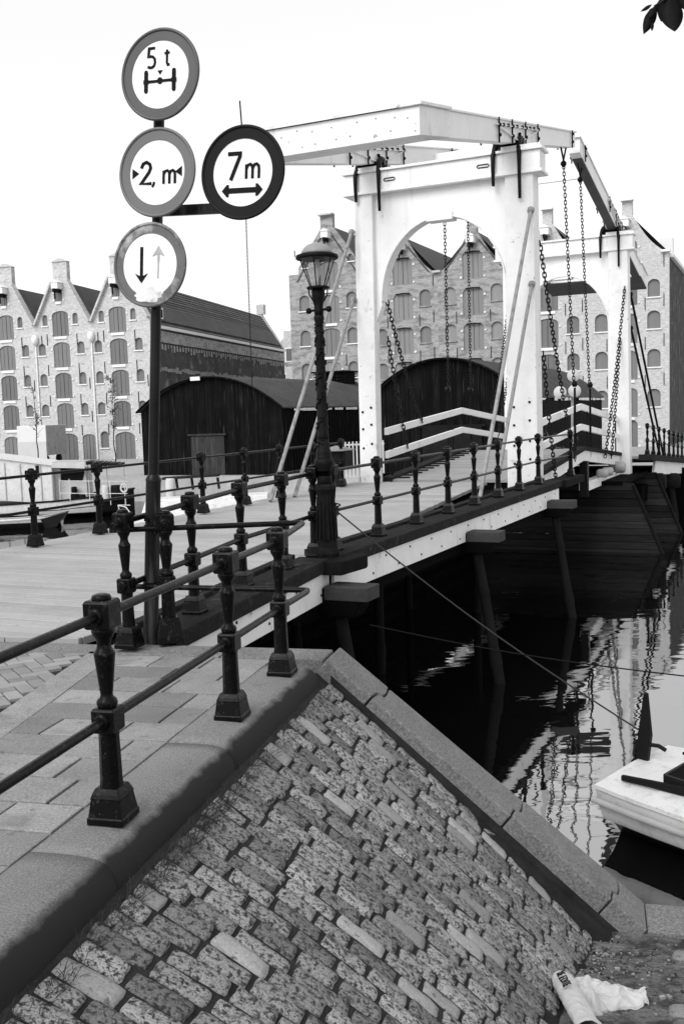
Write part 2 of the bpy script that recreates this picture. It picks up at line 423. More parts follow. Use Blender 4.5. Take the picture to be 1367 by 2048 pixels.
# sett slope ("talud"): falls 43 degrees to the low quay
SL0 = (.205, -.15)
def foot(s): 
    q = 2.7 - max(s, -2.2)
    return 2.03 - .12 * q, LOW + .26 * q
def SLEN_(s):
    o, z = foot(s); return sqrt((o - SL0[0]) ** 2 + (z - SL0[1]) ** 2)
def SLP(s, t, h=0):
    o, z = foot(s); L = SLEN_(s); e = (KN * (o - SL0[0]) + UP * (z - SL0[1])) / L; n_ = KN * (-e.z) + UP * e.dot(KN)
    return K(s, SL0[0], SL0[1]) + e * t + n_ * (h + .035 * sin(pi * min(1, max(0, t / L))))
st = MB()
vs = []; SS = [-9, -7, -5, -3.6] + [-3.2 + .36 * i for i in range(17)] + [2.96]
for q in SS:
    for j in range(11): vs.append(SLP(q, lerp(-.1, SLEN_(q) + .2, j / 10)))
st.add(vs, [(i * 11 + j, i * 11 + j + 1, (i + 1) * 11 + j + 1, (i + 1) * 11 + j) for i in range(len(SS) - 1) for j in range(10)], True, mi=2)
st.prism([K(-9, .1, -.2), SLP(-9, SLEN_(-9) + .2), K(-9, .1, -2.6)], KD * .05, mi=2)
s = -3.6; row = 0
NX, NY = 6, 5
while s < 2.84:
    wd_ = random.uniform(.108, .128)
    t = .012 + random.uniform(-.02, .012)
    drift = random.uniform(-.01, .01); SLEN = SLEN_(s)
    while t < SLEN - .02:
        l = random.uniform(.19, .29)
        if t < .06: l = random.uniform(.13, .29)
        if t + l > SLEN + .02: l = SLEN + .02 - t
        if l > .06:
            gp = .012; cl = 1 if random.random() < .11 else 0
            hl, hw = (l - gp) / 2, (wd_ - gp) / 2; tc_ = t + l / 2; sc = s + wd_ / 2 + drift * tc_ + random.uniform(-.004, .004)
            ht = random.uniform(.010, .020); tilt = random.uniform(-.05, .05); tilt2 = random.uniform(-.04, .04); rz = random.uniform(-.035, .035)
            seed = random.uniform(0, 99); rnd = random.uniform(7, 18); vs = []
            kx = [-1, -.94, -.72, -.36, .0, .36, .72, .94, 1]; ky = [-1, -.87, -.5, 0, .5, .87, 1]
            for a in kx:
                for b in ky:
                    # superellipse outline, domed top
                    ra = max(abs(a), abs(b)); 
                    q = (abs(a) ** rnd + abs(b) ** rnd) ** (1 / rnd) if ra > 0 else 1
                    sx = a * (ra / q if q > 0 else 1); sy = b * (ra / q if q > 0 else 1)
                    edge = 1 - max(0, (ra - .68) / .32) ** 2.0
                    h = -.02 if ra >= .999 else ht * (.62 + .38 * edge) + a * hl * tilt2 + b * hw * tilt
                    px, py = sx * hl, sy * hw
                    nv = V((px * 16 + seed, py * 16, seed)); h += (mnoise.noise(nv) * .007 + mnoise.noise(nv * 2.7) * .004) if ra < .999 else 0
                    px += mnoise.noise(nv + V((9, 3, 1))) * .008 + mnoise.noise(nv * 3.1) * .004; py += mnoise.noise(nv + V((1, 7, 4))) * .007 + mnoise.noise(nv * 2.7 + V((4, 4, 4))) * .004
                    vs.append(SLP(sc + py + rz * px, tc_ + px - rz * py, h))
            ny = len(ky)
            fs = [(i * ny + j, (i + 1) * ny + j, (i + 1) * ny + j + 1, i * ny + j + 1) for i in range(len(kx) - 1) for j in range(ny - 1)]
            st.add(vs, fs, True, tone=random.random(), mi=cl)
        t += l
    s += wd_; row += 1
struct(st.build("slope", [sett_m, sett_clean, mortar_m], fix=False))
# low quay ground, dirt with a few half-buried blocks
lq = MB()
n = 46
def lowz(s, o): return LOW + max(0, 2.7 - max(s, -2.2)) * .26 - .005 + mnoise.noise(V((s * 1.4, o * 1.4, 5))) * .025 + mnoise.noise(V((s * 5, o * 5, 2))) * .012
vs = []; N1, N2 = 60, 44
for i in range(N1 + 1):
    for j in range(N2 + 1):
        s = lerp(-4.5, 3.0, i / N1); o = lerp(1.3, 7.0, j / N2); vs.append(K(s, o, lowz(s, o)))
lq.add(vs, [(i * (N2 + 1) + j, (i + 1) * (N2 + 1) + j, (i + 1) * (N2 + 1) + j + 1, i * (N2 + 1) + j + 1) for i in range(N1) for j in range(N2)], True)
lq.quad(K(-60, 1.0, LOW - .06), K(3.0, 1.0, LOW - .06), K(3.0, 120, LOW - .06), K(-60, 120, LOW - .06))
lq.quad(K(-4.5, 7.0, lowz(-4.5, 7)), K(-60, 7, LOW + 1.2), K(-60, 1, LOW + 1.2), K(-4.5, 1.0, lowz(-4.5, 1)))
struct(lq.build("low_quay", dirt_m))
cob = MB()
for i in range(60):
    s = random.uniform(-1.5, 2.8); o = random.uniform(2.9, 5.2)
    if s > 2.55 and o < 3.0: continue
    s = round(s / .17) * .17; o = round(o / .24) * .24 + (.12 if int(s / .17) % 2 else 0)
    cob.lathe([(.11, -.05), (.118, -.01), (.10, .012), (.05, .016)], K(s, o, lowz(s, o)), 10, True, rot=random.random())
for s_, o_ in ((2.58, 2.62), (2.60, 2.86), (2.40, 2.78), (2.22, 2.72), (2.2, 2.95), (2.02, 2.86), (2.42, 3.0), (1.84, 2.74), (1.86, 2.98), (1.66, 2.84), (1.48, 2.76), (1.68, 2.62), (1.3, 2.66), (1.46, 2.52)):
    vs = []
    for a in range(14):
        q = 2 * pi * a / 14; k_ = 1 / (abs(cos(q)) ** 5 + abs(sin(q)) ** 5) ** .2; vs.append((cos(q) * k_ * .085 * random.uniform(.93, 1.05), sin(q) * k_ * .062 * random.uniform(.93, 1.05)))
    z_ = lowz(s_, o_); ring0 = [K(s_ + y, o_ + x, z_ - .03) for x, y in vs]; ring1 = [K(s_ + y * .95, o_ + x * .95, z_ + .018) for x, y in vs]; ring2 = [K(s_ + y * .75, o_ + x * .75, z_ + .028 + random.uniform(-.002, .002)) for x, y in vs]
    cob.add(ring0 + ring1 + ring2 + [K(s_, o_, z_ + .03)], [(r_ * 14 + j, r_ * 14 + (j + 1) % 14, (r_ + 1) * 14 + (j + 1) % 14, (r_ + 1) * 14 + j) for r_ in (0, 1) for j in range(14)] + [(28 + j, 28 + (j + 1) % 14, 42) for j in range(14)], True)
struct(cob.build("low_quay_cobbles", sett_clean))
# quay wall with its granite coping: sloping flight, then level along the low quay
qw = root("quay_wall", "granite coping falling in a straight ramp beside the sett slope down to the low quay", "wall", tuple(K(3.1, 1.3, -1)))
c0 = V((.22, 0.008)); c1 = V((2.40, LOW + .02))
def copz(t): return c0 + (c1 - c0) * t
cp = MB()
cdv = (K(0, c1.x, c1.y) - K(0, c0.x, c0.y)); cnv = KN * (-cdv.normalized().z) + UP * cdv.normalized().dot(KN)
def cpt(s_, t, h=0): return K(s_, c0.x, c0.y) + cdv * t + cnv * h
def crack(t, g): return [(2.90, t - .012 + g), (2.98, t - .010 + g), (3.06, t - .006 + g), (3.085, t + .010 + g), (3.17, t + .014 + g), (3.30, t + .010 + g)]
jts = [None, .155, .60, .905, None]
for k in range(4):
    A = [(2.90, -.004), (3.30, -.004)] if jts[k] is None else crack(jts[k], .0022)
    Z = [(2.90, 1.0), (3.30, 1.0)] if jts[k + 1] is None else crack(jts[k + 1], -.0022)
    hh = (0, -.003, .003, 0)[k]
    cp.prism([cpt(q, t, hh) for q, t in A] + [cpt(q, t, hh) for q, t in Z[::-1]], -cnv * .22)
cp.prism([K(2.90, 2.40, LOW + .02), K(3.30, 2.40, LOW + .02), K(3.30, 9, LOW + .02), K(2.90, 9, LOW + .02)], (0, 0, -.3))
cp.prism([K(2.90, 9.01, LOW + .02), K(3.30, 9.01, LOW + .02), K(3.30, 30, LOW + .02), K(2.90, 30, LOW + .02)], (0, 0, -.3))
cp.build("coping", cap_m, qw, bevel=.014, seg=3)
side = MB()                                            # near-black strip along the inner side of the coping
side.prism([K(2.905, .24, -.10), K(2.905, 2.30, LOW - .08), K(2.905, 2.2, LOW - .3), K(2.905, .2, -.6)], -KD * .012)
side.build("dark_side_strip", dark_stone_m, qw)
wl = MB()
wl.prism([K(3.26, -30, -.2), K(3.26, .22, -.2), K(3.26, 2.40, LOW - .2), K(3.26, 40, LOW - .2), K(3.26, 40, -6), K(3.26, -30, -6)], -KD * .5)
wl.build("wall_face", dark_stone_m, qw)
# grass tufts in the joint under the kerb
gr = MB()
for i in range(900):
    s = random.gauss(.15, .6) if random.random() < .7 else random.uniform(-1.5, 2.7)
    b_ = SLP(s, random.uniform(.02, .10), 0); l = random.uniform(.03, .13); d = (KN * random.uniform(-.2, 1) + KD * random.uniform(-.8, .8) + UP * random.uniform(.3, 1.2)).normalized()
    gr.tube([b_, b_ + d * l * .6, b_ + d * l + V((0, 0, -l * .25))], [.0016, .0012, .0004], 3, False)
go = gr.build("grass", grass_m); go['kind'] = 'stuff'; tag(go, "wispy dark grass growing in the joint between kerb and setts", "grass")
# litter crumbs on the low quay
lt = MB()
for i in range(420):
    s = random.gauss(2.3, .4); o = random.gauss(2.3, .25) if random.random() < .6 else random.gauss(2.07, .06)
    if s > 2.85: continue
    p = K(s, o, lowz(s, o) + .01); r = random.uniform(.002, .008) if random.random() < .92 else random.uniform(.008, .014)
    lt.box(p, r * 2.4, r * 1.6, r, V((cos(i), sin(i), 0)), V((-sin(i), cos(i), 0)), UP, tone=random.random())
lo = lt.build("litter", mat("litter_scraps", .13, .4, 40, .9, tone=.95)); lo['kind'] = 'stuff'; tag(lo, "small scraps of litter and gravel at the foot of the slope", "litter")

# ================================================================ DRAWBRIDGE, fixed near span
FL0 = V((-1.30, 8.56, 0)); FL1 = B(10.26, -5.19)          # flare line of the right-hand railing
fdir = (FL1 - FL0).normalized(); fnr = V((fdir.y, -fdir.x, 0))
def dz(u): return .075 + .0045 * (u - 8) if u > 8 else .02 + .055 * max(0, (u - 5.5) / 2.5)
span = root("bridge_span", "planked near span of the white drawbridge with white fascia above dark water", "bridge span", tuple(B(14, -7.4, 0)))
dk = MB(); u = 2.0
while u < 21.75:
    wb = random.uniform(.17, .21); e = u + wb - .009
    poly = [B(u, -14.5 if u < 9 else -9.95), B(e, -14.5 if u < 9 else -9.95), B(e, -4.9), B(u, -4.9)]
    poly = clip(poly, lambda p: toK(p)[0] - EDGE_S - .015)
    poly = clip(poly, lambda p: -(V(p) - FL0).dot(fnr) - .06) if poly else poly
    poly = clip(poly, lambda p: -(p.dot(BN) + 5.30)) if poly else poly
    if len(poly) > 2:
        z = dz(u) + random.uniform(-.004, .004)
        dk.prism([p + V((0, 0, z)) for p in poly], (0, 0, -.07), tone=random.random())
    u += wb
dk.build("deck_boards", deck_m, span, bevel=.006, seg=1)
ud_ = MB(); ud_.bbox(9.4, 21.7, -9.8, -5.05, -.5, -.03)
ud_.prism([p + V((0, 0, -.06)) for p in (K(EDGE_S + .03, -1.2), B(9.4, -5.3), B(9.4, -9.8), K(EDGE_S + .03, -6))], (0, 0, -.4))
ud_.build("dark_underfloor", blackwood, span)
ep = MB()                                              # edge planks carrying the railing
def plank(a, b, nrm, w0, w1, z0a, z0b, th):
    A = [a + nrm * w0, a + nrm * w1, b + nrm * w1, b + nrm * w0]
    Z = [z0a, z0a, z0b, z0b]
    lo_ = [p + V((0, 0, z - th)) for p, z in zip(A, Z)]; hi = [p + V((0, 0, z)) for p, z in zip(A, Z)]
    ep.hexa(lo_ + hi)
E0 = K(3.30, -.30) ; t0_ = (E0 - FL0).dot(fdir)
nearE = FL0 + fdir * t0_
plank(nearE, FL1, fnr, -.20, .20, .07, .125, .15)
plank(nearE, FL1 - fdir * .1, fnr, -.32, -.205, .115, .165, .10)
R0, R1_ = B(10.26, -5.19), B(22.0, -5.19)
plank(R0 + BD * .14, R1_, BN, -.16, .24, .125, .165, .14)
plank(R0 + BD * .3, R1_, BN, -.30, -.165, .165, .205, .09)
ep.build("edge_plank", deckdark, span, bevel=.012)
bo = MB(); bo.prism([B(10.0, -5.3, .11), B(10.75, -5.3, .11), B(10.75, -4.74, .11), B(10.62, -4.70, .11), B(10.05, -4.76, .11)], (0, 0, -.16))
bo.build('bracket_plank', timber, span, bevel=.015); bo = MB(); bo.prism([B(21.95, -5.35, .165), B(23.75, -5.30, .165), B(23.9, -4.86, .165), B(21.95, -4.86, .165)], (0, 0, -.17))
bo.build("bracket_plank", timber, span, bevel=.015)
fa = MB()
fa.hexa([p for q in (-.36, -.02) for p in (nearE + fnr * .12 + V((0, 0, q)), nearE + fnr * .165 + V((0, 0, q)), FL1 + fnr * .165 + fdir * .0 + V((0, 0, q)), FL1 + fnr * .12 + V((0, 0, q)))])
fa.bbox(10.33, 21.65, -5.03, -4.985, -.335, .0)
fa.bbox(21.655, 21.75, -5.03, -4.985, -.25, .0)
fa.build("fascia_board", white_old, span, bevel=.008)
fb_ = MB()
for i in range(26):
    u = 10.6 + i * .43; 
    fb_.lathe([(.016, 0), (.013, .01)], B(u, -4.985, -.08 if i % 2 else -.25), 8, ax=BN)
for i in range(5):
    p = lerp(nearE, FL1, (i + .6) / 5) + fnr * .165 + V((0, 0, -.1 if i % 2 else -.27)); fb_.lathe([(.016, 0), (.013, .01)], p, 8, ax=fnr)
fb_.build("fascia_bolts", iron_dull, span)
sbd = MB(); z = -3.2  # added screen of boards, keeps bright reflections out of the water under the bridge
while z < -.1:
    sbd.bbox(-3.0, 30.5, -9.75, -9.65, z, z + .22, tone=random.random()); z += .24
z = -.08
while z < .25: sbd.bbox(21.8, 30.5, -9.75, -9.65, z, z + .16); z += .175
sbd.build('reflection_screen', blackwood, span)
lfa = MB(); lfa.bbox(8.0, 21.7, -9.95, -9.90, -.33, .04); lfa.bbox(8.0, 21.7, -9.94, -9.90, .045, .05); lfa.build("fascia_board", white_old, span)
# pile bents under the span
for uu, drop in ((10.18, 0), (15.37, .0), (20.81, .03)):
    bt = root("pile_bent", {10.18: "timber pile bent under the bridge nearest the street lamp", 15.37: "middle timber pile bent under the bridge, its raking pile lit", 20.81: "timber pile bent below the foot of the near portal"}[uu], "pile bent", tuple(B(uu, -7.4, -1.5)), "pile bents under the near span")
    hs = MB(); hs.hexa([B(uu - .17, -9.9, -.52), B(uu - .17, -4.62, -.52), B(uu + .17, -4.62, -.52), B(uu + .17, -9.9, -.52), B(uu - .17, -10, -.2 - .1 * 0), B(uu - .17, -4.44, -.2), B(uu + .17, -4.44, -.2), B(uu + .17, -10, -.2)])
    hs.build("headstock", blackwood, bt, bevel=.02)
    he = MB(); he.bbox(uu - .175, uu + .175, -4.97, -4.43, -.335 if uu > 11 else -.33, -.17); he.build("headstock_cap", timber_lit_end, bt, bevel=.012)  # pale cap over near-black headstock: light and shade put into the colours
    for v_top, v_bot in ((-4.86, -4.36), (-6.6, -6.6), (-8.2, -8.2), (-9.7, -10.2)):
        pm = MB(); pts = [B(uu, lerp(v_top, v_bot, t), lerp(-.5, -3.6, t)) for t in (0, .2, .4, .6, .8, 1)]
        pm.tube(pts, [.078, .085, .082, .09, .085, .09], 10); pm.tube([pts[1], lerp(pts[1], pts[2], .12)], .096, 10)
        pm.tube([pts[2] * .35 + pts[3] * .65, pts[3]], .10, 10); pm.build("pile", timber, bt)
# boarded pier below the far portal
pier = root("bridge_pier", "dark boarded timber pier standing in the water below the far portal", "pier", tuple(B(32, -7.5, -2)))
pb = MB(); z = -3.2; U0 = 30.6
k = 0
while z < -.62:
    h = random.uniform(.20, .25); v1 = lerp(-3.72, -4.78, (z + 3.2) / 2.6); v2 = lerp(-3.72, -4.78, (z + h + 3.2) / 2.6)
    pb.hexa([B(U0, -12, z), B(U0, v1, z), B(U0 + .08, v1, z), B(U0 + .08, -12, z), B(U0, -12, z + h - .02), B(U0, v2, z + h - .02), B(U0 + .08, v2, z + h - .02), B(U0 + .08, -12, z + h - .02)], tone=random.random())
    pb.hexa([B(U0 + 5, -12, z), B(U0 + 5, v1, z), B(U0 + 5.08, v1, z), B(U0 + 5.08, -12, z), B(U0 + 5, -12, z + h - .02), B(U0 + 5, v2, z + h - .02), B(U0 + 5.08, v2, z + h - .02), B(U0 + 5.08, -12, z + h - .02)], tone=random.random())
    z += h
pb.build("boarding", mat("grey_tarred_pier_board", .020, .4, 3, .8, .004, 20, stretch=(.4, .4, 3), speck=(30, .3), tone=.6, spec=.05), pier)
for uu in (U0 - .03, U0 + 4.9):
    pp = MB(); pp.tube([B(uu, -3.68, -3.3), B(uu, -4.78, -.6)], .05, 8); pp.build("corner_pile", timber, pier)
pt = MB(); pt.bbox(U0 - .02, U0 + 5.1, -12, -5.1, -.62, -.50); pt.build("cap_timber", blackwood, pier)

# ---------------------------------------------------------------- portals
def Bm(mir):
    """bridge frame, mirrored about midspan for the far half"""
    if mir: return lambda u, v, z=0.0: B(56.1 - u, v, z)
    return B
def box8(mb, F, u0, u1, v0, v1, z0, z1, **k):
    mb.hexa([F(u0, v0, z0), F(u0, v1, z0), F(u1, v1, z0), F(u1, v0, z0), F(u0, v0, z1), F(u0, v1, z1), F(u1, v1, z1), F(u1, v0, z1)], **k)
def portal(mir):
    F = Bm(mir)
    r = root("bridge_portal", ("far" if mir else "near") + (" white timber portal over the roadway, half hidden behind the near one" if mir else " white timber portal with round arch, its legs standing on the planked deck"), "portal", tuple(F(21.95, -7.55, .1)), "white portals of the drawbridge")
    zb = -.58 if mir else -.4
    for v0, v1, v0t, v1t, ub in ((-9.69, -9.26, -9.66, -9.20, 22.02), (-6.12, -5.42, -6.08, -5.46, 22.2)):
        m = MB(); m.hexa([F(21.68, v0, zb), F(21.68, v1, zb), F(ub, v1, zb), F(ub, v0, zb), F(21.72, v0t, 6.84), F(21.72, v1t, 6.84), F(ub, v1t, 6.84), F(ub, v0t, 6.84)])
        if mir: box8(m, F, 21.6, 22.3, v0 - .1, v1 + .1, zb - .12, zb)
        lg = m.build("leg", white_old, r, bevel=.02)
        bt = MB()
        for z in (.5, .9, 1.35, 1.75):
            for q in (.25, .75): bt.lathe([(.03, 0), (.024, .025)], F(21.69 + .02 * 0, lerp(v0, v1, q), z + q * .2), 8, ax=-BD if not mir else BD)
        bt.build("bolt", iron_dull, lg)
    m = MB(); box8(m, F, 21.70, 22.2, -9.86, -5.30, 6.845, 7.255); cb = m.build("crossbeam", white, r, bevel=.015)
    tm = MB()
    for z0, z1, e in ((7.256, 7.31, .06), (6.78, 6.843, .05)): 
        box8(tm, F, 21.70 - e, 22.2 + e, -9.86 - e, -5.30 + e, z0, z1)
    tm.build("moulding", white, cb, bevel=.008)
    for a, b in ((-9.88, -9.05), (-6.14, -5.28)):       # hardwood blocks under the yokes
        q = MB(); box8(q, F, 21.66, 22.24, a, b, 7.312, 7.38); q.build("cap_block", white_old, cb)
    sl = MB()
    for vv in (-8.75, -6.55):
        c = F(21.69, vv, 7.05); sl.tube([c + BN * x + UP * z for x, z in ((-.14, 0), (-.11, .03), (.11, .03), (.14, 0), (.11, -.03), (-.11, -.03), (-.14, 0))], .011, 6)
    sl.build("handhold", iron_dull, cb)
    # spandrel panel with the arch
    pts = []
    c, hw, sp, cr = -7.58, 1.50, 4.35, 6.14
    pts += [(-9.1, 4.0), (-9.08, 4.35)]
    nA = 30
    A = [(c - hw * cos(pi * i / nA), sp + (cr - sp) * sin(pi * i / nA)) for i in range(nA + 1)]
    m = MB()
    for i in range(nA):
        (a0, b0), (a1, b1) = A[i], A[i + 1]
        m.hexa([F(21.84, a0, b0), F(21.84, a1, b1), F(22.06, a1, b1), F(22.06, a0, b0), F(21.84, a0, 6.79), F(21.84, a1, 6.79), F(22.06, a1, 6.79), F(22.06, a0, 6.79)])
    m.hexa([F(21.84, -9.30, 3.7), F(21.84, -9.08, 4.25), F(22.06, -9.08, 4.25), F(22.06, -9.30, 3.7), F(21.84, -9.30, 6.79), F(21.84, -9.082, 6.79), F(22.06, -9.082, 6.79), F(22.06, -9.30, 6.79)])
    m.build("arch_panel", white, r)
    tr = MB(); inner = [(c - (hw - .03) * cos(pi * i / nA), sp + (cr - sp - .03) * sin(pi * i / nA)) for i in range(nA + 1)]
    for i in range(nA):
        (a0, b0), (a1, b1) = A[i], A[i + 1]; (d0, e0), (d1, e1_) = inner[i], inner[i + 1]
        tr.hexa([F(21.78, d0, e0), F(21.78, d1, e1_), F(22.12, d1, e1_), F(22.12, d0, e0), F(21.78, a0, b0 - .002), F(21.78, a1, b1 - .002), F(22.12, a1, b1 - .002), F(22.12, a0, b0 - .002)])
    tr.build("arch_lining", white_old, r)
    ks = MB(); box8(ks, F, 21.76, 22.1, -7.92, -7.3, 6.02, 6.20); ks.build("keystone", white, r, bevel=.01)
    for vc in (-9.28, -6.02):                           # wrought-iron yokes that carry the balance
        y = MB()
        for vv, lo_, top in ((vc - .29, 6.62 if vc < -7 else 6.58, 7.58), (vc + .29, 6.36 if vc < -7 else 6.26, 7.58)):
            y.tube([F(21.64, vv, lo_), F(21.62, vv, 6.9), F(21.63, vv, 7.2), F(21.75, vv * .85 + vc * .15, 7.45), F(21.95, vv * .8 + vc * .2, top)], [.035, .04, .05, .075, .08], 8)
            y.tube([F(22.26, vv, lo_), F(22.28, vv, 6.9), F(22.27, vv, 7.2), F(22.15, vv * .85 + vc * .15, 7.45), F(21.95, vv * .8 + vc * .2, top)], [.035, .04, .05, .075, .08], 8)
        y.tube([F(21.95, vc - .33, 7.5), F(21.95, vc + .33, 7.5)], .075, 10)
        y.bar(F(21.78, vc - .26, 7.44), F(21.78, vc + .26, 7.44), .07, .12)
        y.build("yoke", iron, r)
    return r
portal(False); portal(True)

# ---------------------------------------------------------------- balances (the pivoting beams with the counterweight)
def balance(mir):
    F = Bm(mir)
    r = root("balance_frame", ("far white balance frame seen from below behind the chains, dark underside" if mir else "near white balance frame with boxed counterweight high above the deck"), "balance frame", tuple(F(21.95, -7.6, 7.5)), "balance frames of the drawbridge")
    ur_, ut = 15.7, 27.75
    def zt(u): return 6.68 + (u - ur_) * .1975
    def zbm(u): return 6.21 + (u - ur_) * .2055
    for vc, w in ((-9.28, .30), (-5.97, .30)):
        m = MB(); us = [ur_ + .9, 18, 20.0, 21.95, 24, 26, ut]
        for a, b in zip(us[:-1], us[1:]):
            m.hexa([F(a, vc - w / 2, zbm(a)), F(a, vc + w / 2, zbm(a)), F(b, vc + w / 2, zbm(b)), F(b, vc - w / 2, zbm(b)), F(a, vc - w / 2, zt(a)), F(a, vc + w / 2, zt(a)), F(b, vc + w / 2, zt(b)), F(b, vc - w / 2, zt(b))])
        bm_ = m.build("balance_beam", white, r)
        cpb = MB()
        for a, b in ((ur_ - .04, ut + .08),):
            cpb.hexa([F(a, vc - w / 2 - .035, zt(a) + .003), F(a, vc + w / 2 + .035, zt(a) + .003), F(b, vc + w / 2 + .035, zt(b) + .003), F(b, vc - w / 2 - .035, zt(b) + .003), F(a, vc - w / 2 - .035, zt(a) + .035), F(a, vc + w / 2 + .035, zt(a) + .035), F(b, vc + w / 2 + .035, zt(b) + .035), F(b, vc - w / 2 - .035, zt(b) + .035)])
        cpb.build("capping_board", white_old, bm_)
        # iron fittings round the pivot: struts, straps, bolts
        pb_ = None
        def bolt(c, sgn):
            m = MB(); m.lathe([(.042, 0), (.034, .045)], c, 8, ax=BN * sgn); m.build("bolt", iron, bm_)
        for sgn in (-1, 1):
            vv = vc + sgn * (w / 2 + .012)
            for a_, b_ in (((20.35, .28), (21.9, .02)), ((23.45, .28), (22.0, .02)), ((20.1, .33), (23.7, .30))):
                q = MB(); q.bar(F(a_[0], vv, zbm(a_[0]) + a_[1]), F(b_[0], vv + sgn * (.0 if a_[1] < .3 else .014), zbm(b_[0]) + b_[1]), .02, .09, BN); q.build("brace", white_old, bm_)
            for uu in (20.3, 21.3, 22.4, 23.5, 27.2):
                q = MB(); q.bar(F(uu, vv + sgn * .03, zbm(uu) - .03), F(uu, vv + sgn * .03, zt(uu) + .04), .02, .035, BN); q.build("strap", iron, bm_)
                for fz in (.12, .32): bolt(F(uu, vv + sgn * .03, zbm(uu) + fz), sgn)
            for uu in (20.6, 20.95, 21.65, 22.1, 22.75, 23.1): bolt(F(uu, vv + sgn * .02, zbm(uu) + .33), sgn)
            bolt(F(21.95, vv, zbm(21.95) + .18), sgn)
        hk = MB(); p = F(27.0, vc, zbm(27.0))
        hk.tube([p + BD * .3 + UP * .05, p + UP * -.32, p - BD * .3 + UP * -.05], .025, 6); hk.lathe([(.03, -.12), (.08, -.06), (.08, 0), (.03, .05)], p + UP * -.38, 8)
        hk.build("hanger", iron, bm_)
    m = MB(); a, b = ur_, ur_ + 1.5
    va, vb = -9.46, -5.78
    m.hexa([F(a, va, zbm(a)), F(a, vb, zbm(a)), F(b, vb, zbm(b)), F(b, va, zbm(b)), F(a, va, zt(a)), F(a, vb, zt(a)), F(b, vb, zt(b)), F(b, va, zt(b))])
    cw = m.build("counterweight_box", white_old, r, bevel=.01)
    cc = MB(); cc.hexa([F(a - .05, va - .05, zt(a) + .004), F(a - .05, vb + .05, zt(a) + .004), F(b, vb + .05, zt(b) + .004), F(b, va - .05, zt(b) + .004), F(a - .05, va - .05, zt(a) + .05), F(a - .05, vb + .05, zt(a) + .05), F(b, vb + .05, zt(b) + .05), F(b, va - .05, zt(b) + .05)])
    cc.build("box_lid", white_old, cw)
    sb = MB()
    for i in range(11):
        for z in (.12, .34): sb.lathe([(.014, 0), (.010, .012)], F(a, lerp(va, vb, (i + random.uniform(.2, .8)) / 11), zbm(a) + z + random.uniform(-.05, .05)), 6, ax=(-BD if not mir else BD))
    sb.build("bolt", steelgrey, cw)
    if mir:                                             # added dark boards: shade of the undersides put into the colour
        du = mat("underside_shade", .075, .2, 2, .8)
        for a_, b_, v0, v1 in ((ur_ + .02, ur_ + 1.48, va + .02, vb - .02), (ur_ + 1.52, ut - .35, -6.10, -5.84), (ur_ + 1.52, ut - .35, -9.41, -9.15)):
            q = MB(); q.hexa([F(a_, v0, zbm(a_) - .03), F(a_, v1, zbm(a_) - .03), F(b_, v1, zbm(b_) - .03), F(b_, v0, zbm(b_) - .03), F(a_, v0, zbm(a_) - .002), F(a_, v1, zbm(a_) - .002), F(b_, v1, zbm(b_) - .002), F(b_, v0, zbm(b_) - .002)]); q.build("underside_shade_board", du, r)
    tb = MB(); tb.bar(F(25.9, -9.28, zbm(25.9) + .16), F(25.9, -5.97, zbm(25.9) + .16), .12, .16); tb.build("tie_beam", white, r)
    return r
balance(False); balance(True)

